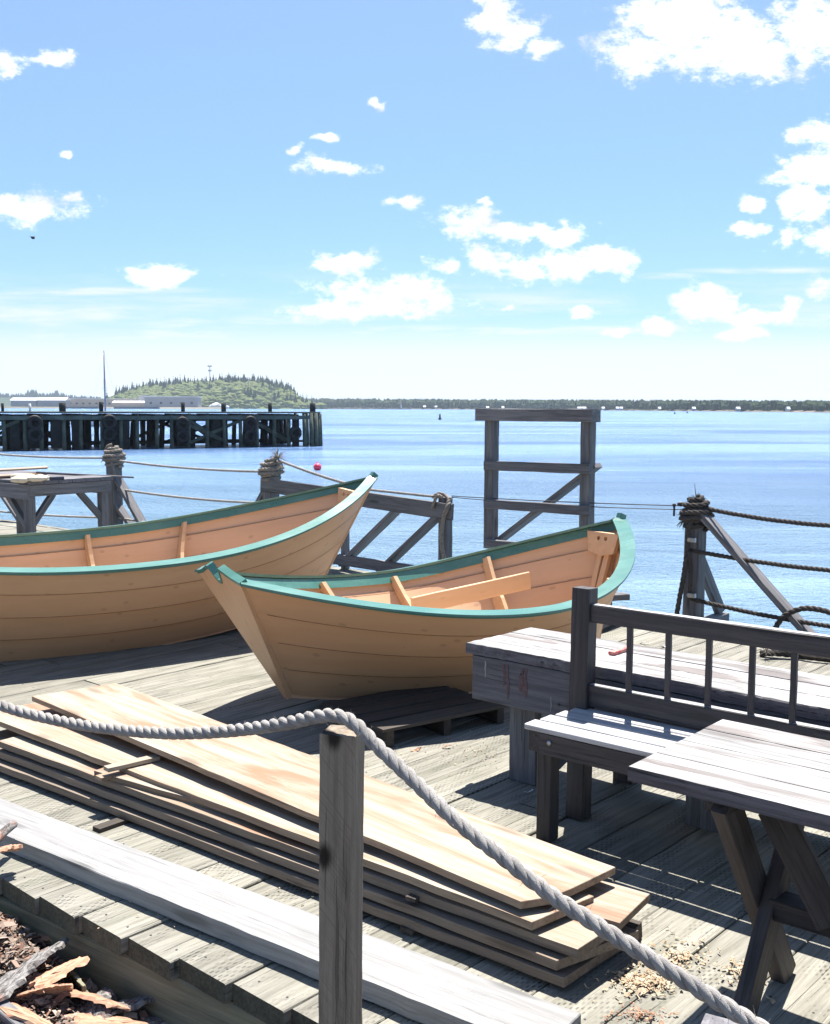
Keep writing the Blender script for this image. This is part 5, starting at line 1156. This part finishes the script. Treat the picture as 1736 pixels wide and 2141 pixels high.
#@@LITTER
# ------------------------------------------------------------------ chips, bark and shavings
random.seed(111); rs=random.Random(111)
def chunk(name,u,v,z,L_,W_,bend,az,tilt,mat,label,cat='wood chip',th=.012,rag=.12,roll=0.0,group=None):
    # a split, bent sheet of wood or bark with a ragged outline
    c=G(u,v,z); nx_,ny_=16,9; R_=Matrix.Rotation(az,3,'Z')@Matrix.Rotation(tilt,3,'X')@Matrix.Rotation(roll,3,'Y'); top=[];bot=[];gs=[]
    e0=[random.uniform(-rag,rag) for _ in range(ny_)]; e1_=[random.uniform(-rag,rag) for _ in range(ny_)]; f0=[random.uniform(-rag,rag)*.5 for _ in range(nx_)]; f1_=[random.uniform(-rag,rag)*.5 for _ in range(nx_)]
    o3=[random.uniform(0,60) for _ in range(3)]
    for i in range(nx_):
        for j in range(ny_):
            s=i/(nx_-1); t=j/(ny_-1); s2=(s*(1+e1_[j])-(1-s)*e0[j]); tt=(t*(1+f1_[i])-(1-t)*f0[i]); x=(s2-.5)*L_; a=(tt-.5)*bend; y=(math.sin(a)/bend*W_) if bend else (tt-.5)*W_; zc=((math.cos(a)-1)/bend*W_) if bend else 0
            ns=Vector((random.uniform(-1,1),random.uniform(-1,1),random.uniform(-1,1)))*th*.22
            zz=.06*L_*math.sin(s*2.4+t)+zc; p=Vector((x,y,zz))+ns; top.append(c+R_@p); bot.append(c+R_@(p-Vector((0,-math.sin(a)*th,math.cos(a)*th))*random.uniform(.6,1.2)-ns)); gs.append((x+o3[0],y+o3[1],zz+o3[2]))
    m=nx_*ny_; fs=[]
    for i in range(nx_-1):
        for j in range(ny_-1): q=[i*ny_+j,(i+1)*ny_+j,(i+1)*ny_+j+1,i*ny_+j+1]; fs.append(q); fs.append([k+m for k in q[::-1]])
    for i in range(nx_-1):
        for j in (0,ny_-1): q=[i*ny_+j,(i+1)*ny_+j,(i+1)*ny_+j+m,i*ny_+j+m]; fs.append(q if j else q[::-1])
    for j in range(ny_-1):
        for i in (0,nx_-1): q=[i*ny_+j,i*ny_+j+1,i*ny_+j+1+m,i*ny_+j+m]; fs.append(q[::-1] if i else q)
    mb=MB(); mb.add(top+bot,fs,gs+gs,None,False); d={'label':label,'category':cat}
    if group: d['group']=group
    return mb.build(name,mat,**d)
A=math.radians
chunk('wood_chip',118,2030,-0.100,0.189,0.112,1.4,A(60),A(-25),M_chip,'reddish curved wood chip in the middle of the debris, lit on its rounded top')
chunk('bark_piece',30,2040,-0.120,0.334,0.195,.5,A(75),A(-28),M_bark,'large rough slab of bark at the left picture edge of the debris pile','bark')
chunk('wood_chip',200,2090,-0.170,0.232,0.135,.9,A(-25),A(-40),M_chip,'brown split wood slab leaning right of the curved reddish chip')
chunk('bark_piece',250,2112,-0.190,0.348,0.075,.6,A(35),A(-10),M_bark,'silver grey bark strip pointing up to the right at the bottom of the debris','bark')
chunk('wood_chip',95,2080,-0.140,0.145,0.135,1.2,A(20),A(-60),M_chip,'dark shaded wood chip below the curved reddish one')
chunk('bark_piece',185,2118,-0.180,0.174,0.135,.8,A(100),A(-30),M_bark,'mottled pale bark lump left of the silver strip','bark')
chunk('wood_chip',30,2125,-0.140,0.435,0.090,.4,A(-30),A(-20),M_chip,'long tan splinter across the bottom left corner')
M_stone=plain('grey_stone',(.28,.28,.30),.8,(.10,.10,.11),30,.006)
mb=MB(); c=G(26,1975,-.17); mb.ball(c,.062,3,.07,(1.2,.9,.8),False); mb.build('stone',M_stone,label='grey angular stone at the left edge of the wood debris',category='stone')
chunk('wood_chip',160,2052,-0.160,0.174,0.075,.6,A(-50),A(-70),M_fascia,'dark leaning splinter in the shade beside the reddish chip')
chunk('wood_chip',120,1958,-0.140,0.116,0.060,.5,A(-10),A(-15),M_chip,'thin pale chip lying at the top of the debris')
chunk('wood_chip',215,2140,-0.170,0.232,0.075,.3,A(-5),A(-8),M_chip,'flat pale splinter at the very bottom of the debris')
chunk('bark_piece',300,2138,-0.240,0.232,0.075,.7,A(10),A(-8),M_bark,'dark bark strip at the bottom right end of the debris','bark')
# on the plank at the left
mb=MB(); a=G(-14,1765,.10); b=G(30,1722,.115); q=(a+b)/2
mb.tube(resample([a,q+Vector((0,0,.006)),b],.012),.017,9); mb.build('stick',M_bark,label='short round brown branch lying on the grey plank at the left edge',category='branch')
chunk('bark_piece',14,1772,.10,.10,.07,.8,A(30),A(-25),M_chip,'reddish bark flake under the branch at the left edge','bark')
mb=MB(); a=G(-20,2092,-.12); b=G(62,2160,-.14); mb.beam(a,b,.05,.04,seg=5,jit=.001); mb.build('timber',M_grey,label='grey timber edge in the bottom left corner',category='timber')
def flake(mb,c,l,w_,h_=None):
    az=rs.uniform(0,2*PI); t_=rs.uniform(-.6,.6); R_=Matrix.Rotation(az,3,'Z')@Matrix.Rotation(t_,3,'X')@Matrix.Rotation(rs.uniform(-.5,.5),3,'Y'); k_=rs.uniform(-.3,.3)*l
    P=[(-l/2,-w_/2,0),(0,-w_*rs.uniform(.3,.6),k_),(l/2,-w_*rs.uniform(.1,.5),0),(l/2*rs.uniform(.7,1.1),w_*rs.uniform(.1,.5),0),(0,w_*rs.uniform(.3,.6),k_),(-l/2,w_*rs.uniform(.2,.5),0)]
    top=[c+R_@Vector(p) for p in P]; th=R_@Vector((0,0,-.0015)); random.seed(rs.random()); mb.add(top+[p+th for p in top],[[0,1,4,5],[1,2,3,4],[11,10,7,6],[10,9,8,7]]+[[i,i+6,(i+1)%6+6,(i+1)%6] for i in range(6)],None,rs.random(),False)
mb=MB()
for k_ in range(6500):
    x=rs.gauss(-1.28,.30); y=rs.gauss(3.32,.30); e=2.640-.723*x
    if y>e+.0: continue
    big=rs.random()<.12; l=rs.uniform(.03,.08) if big else rs.uniform(.008,.03); flake(mb,Vector((x,y,gz(x,y)+rs.uniform(.0,.035))),l,l*rs.uniform(.25,.6))
mb.build('wood_debris',M_chips,label='heap of small bark and wood chips beside the deck edge',category='wood debris',kind='stuff')
def shav(cu,cv,ru,rv,n,label,mat=M_shav,l0=.006,l1=.02):
    mb=MB()
    for _ in range(n):
        a=rs.uniform(0,2*PI); r_=abs(rs.gauss(0,.55)); p=G(cu+math.cos(a)*ru*r_,cv+math.sin(a)*rv*r_,.006+rs.uniform(0,.006)*(1 if r_<1 else .2)); l=rs.uniform(l0,l1); flake(mb,p,l,l*rs.uniform(.3,.7))
    mb.build('shavings',mat,label=label,category='shavings',kind='stuff')
shav(1345,2050,75,32,420,'pale wood shavings on the deck by the right end of the board stack')
shav(1560,2030,60,45,130,'thin scatter of shavings under the crossed table legs')
shav(1420,2000,110,45,160,'stray shavings on the deck between the stack and the table')
shav(1340,2120,60,20,110,'dark brown crumbs on the deck at the bottom edge',M_chip,.004,.014)
shav(430,1880,260,70,130,'stray shavings along the front of the board stack',M_shav,.004,.012)
shav(1000,1570,300,60,90,'few tiny flakes on the deck in front of the dory',M_shav,.004,.014)
for i_,(u,v,l) in enumerate(((1104,1654,.035),(1150,1656,.02),(935,1560,.05),(868,1566,.05),(1385,1352,.05),(700,1196,.05),(1345,1343,.06))):
    lab=('curled white flake beside the foot of the workbench','tiny pale flake right of the workbench foot','thin brown sliver on the deck below the pallet','brown sliver left of the pallet','white scrap on the deck beyond the bench spindles','dark scrap on the deck edge under the bow of the longer dory','curled pale scrap on the deck beyond the workbench')[i_]
    mb=MB(); c=G(u,v,.012); flake(mb,c,l,l*.35); flake(mb,c+Vector((l*.4,.004,.002)),l*.6,l*.2); mb.build('scrap',M_white if i_ in (0,1,4,6) else M_chip,label=lab,category='scrap')
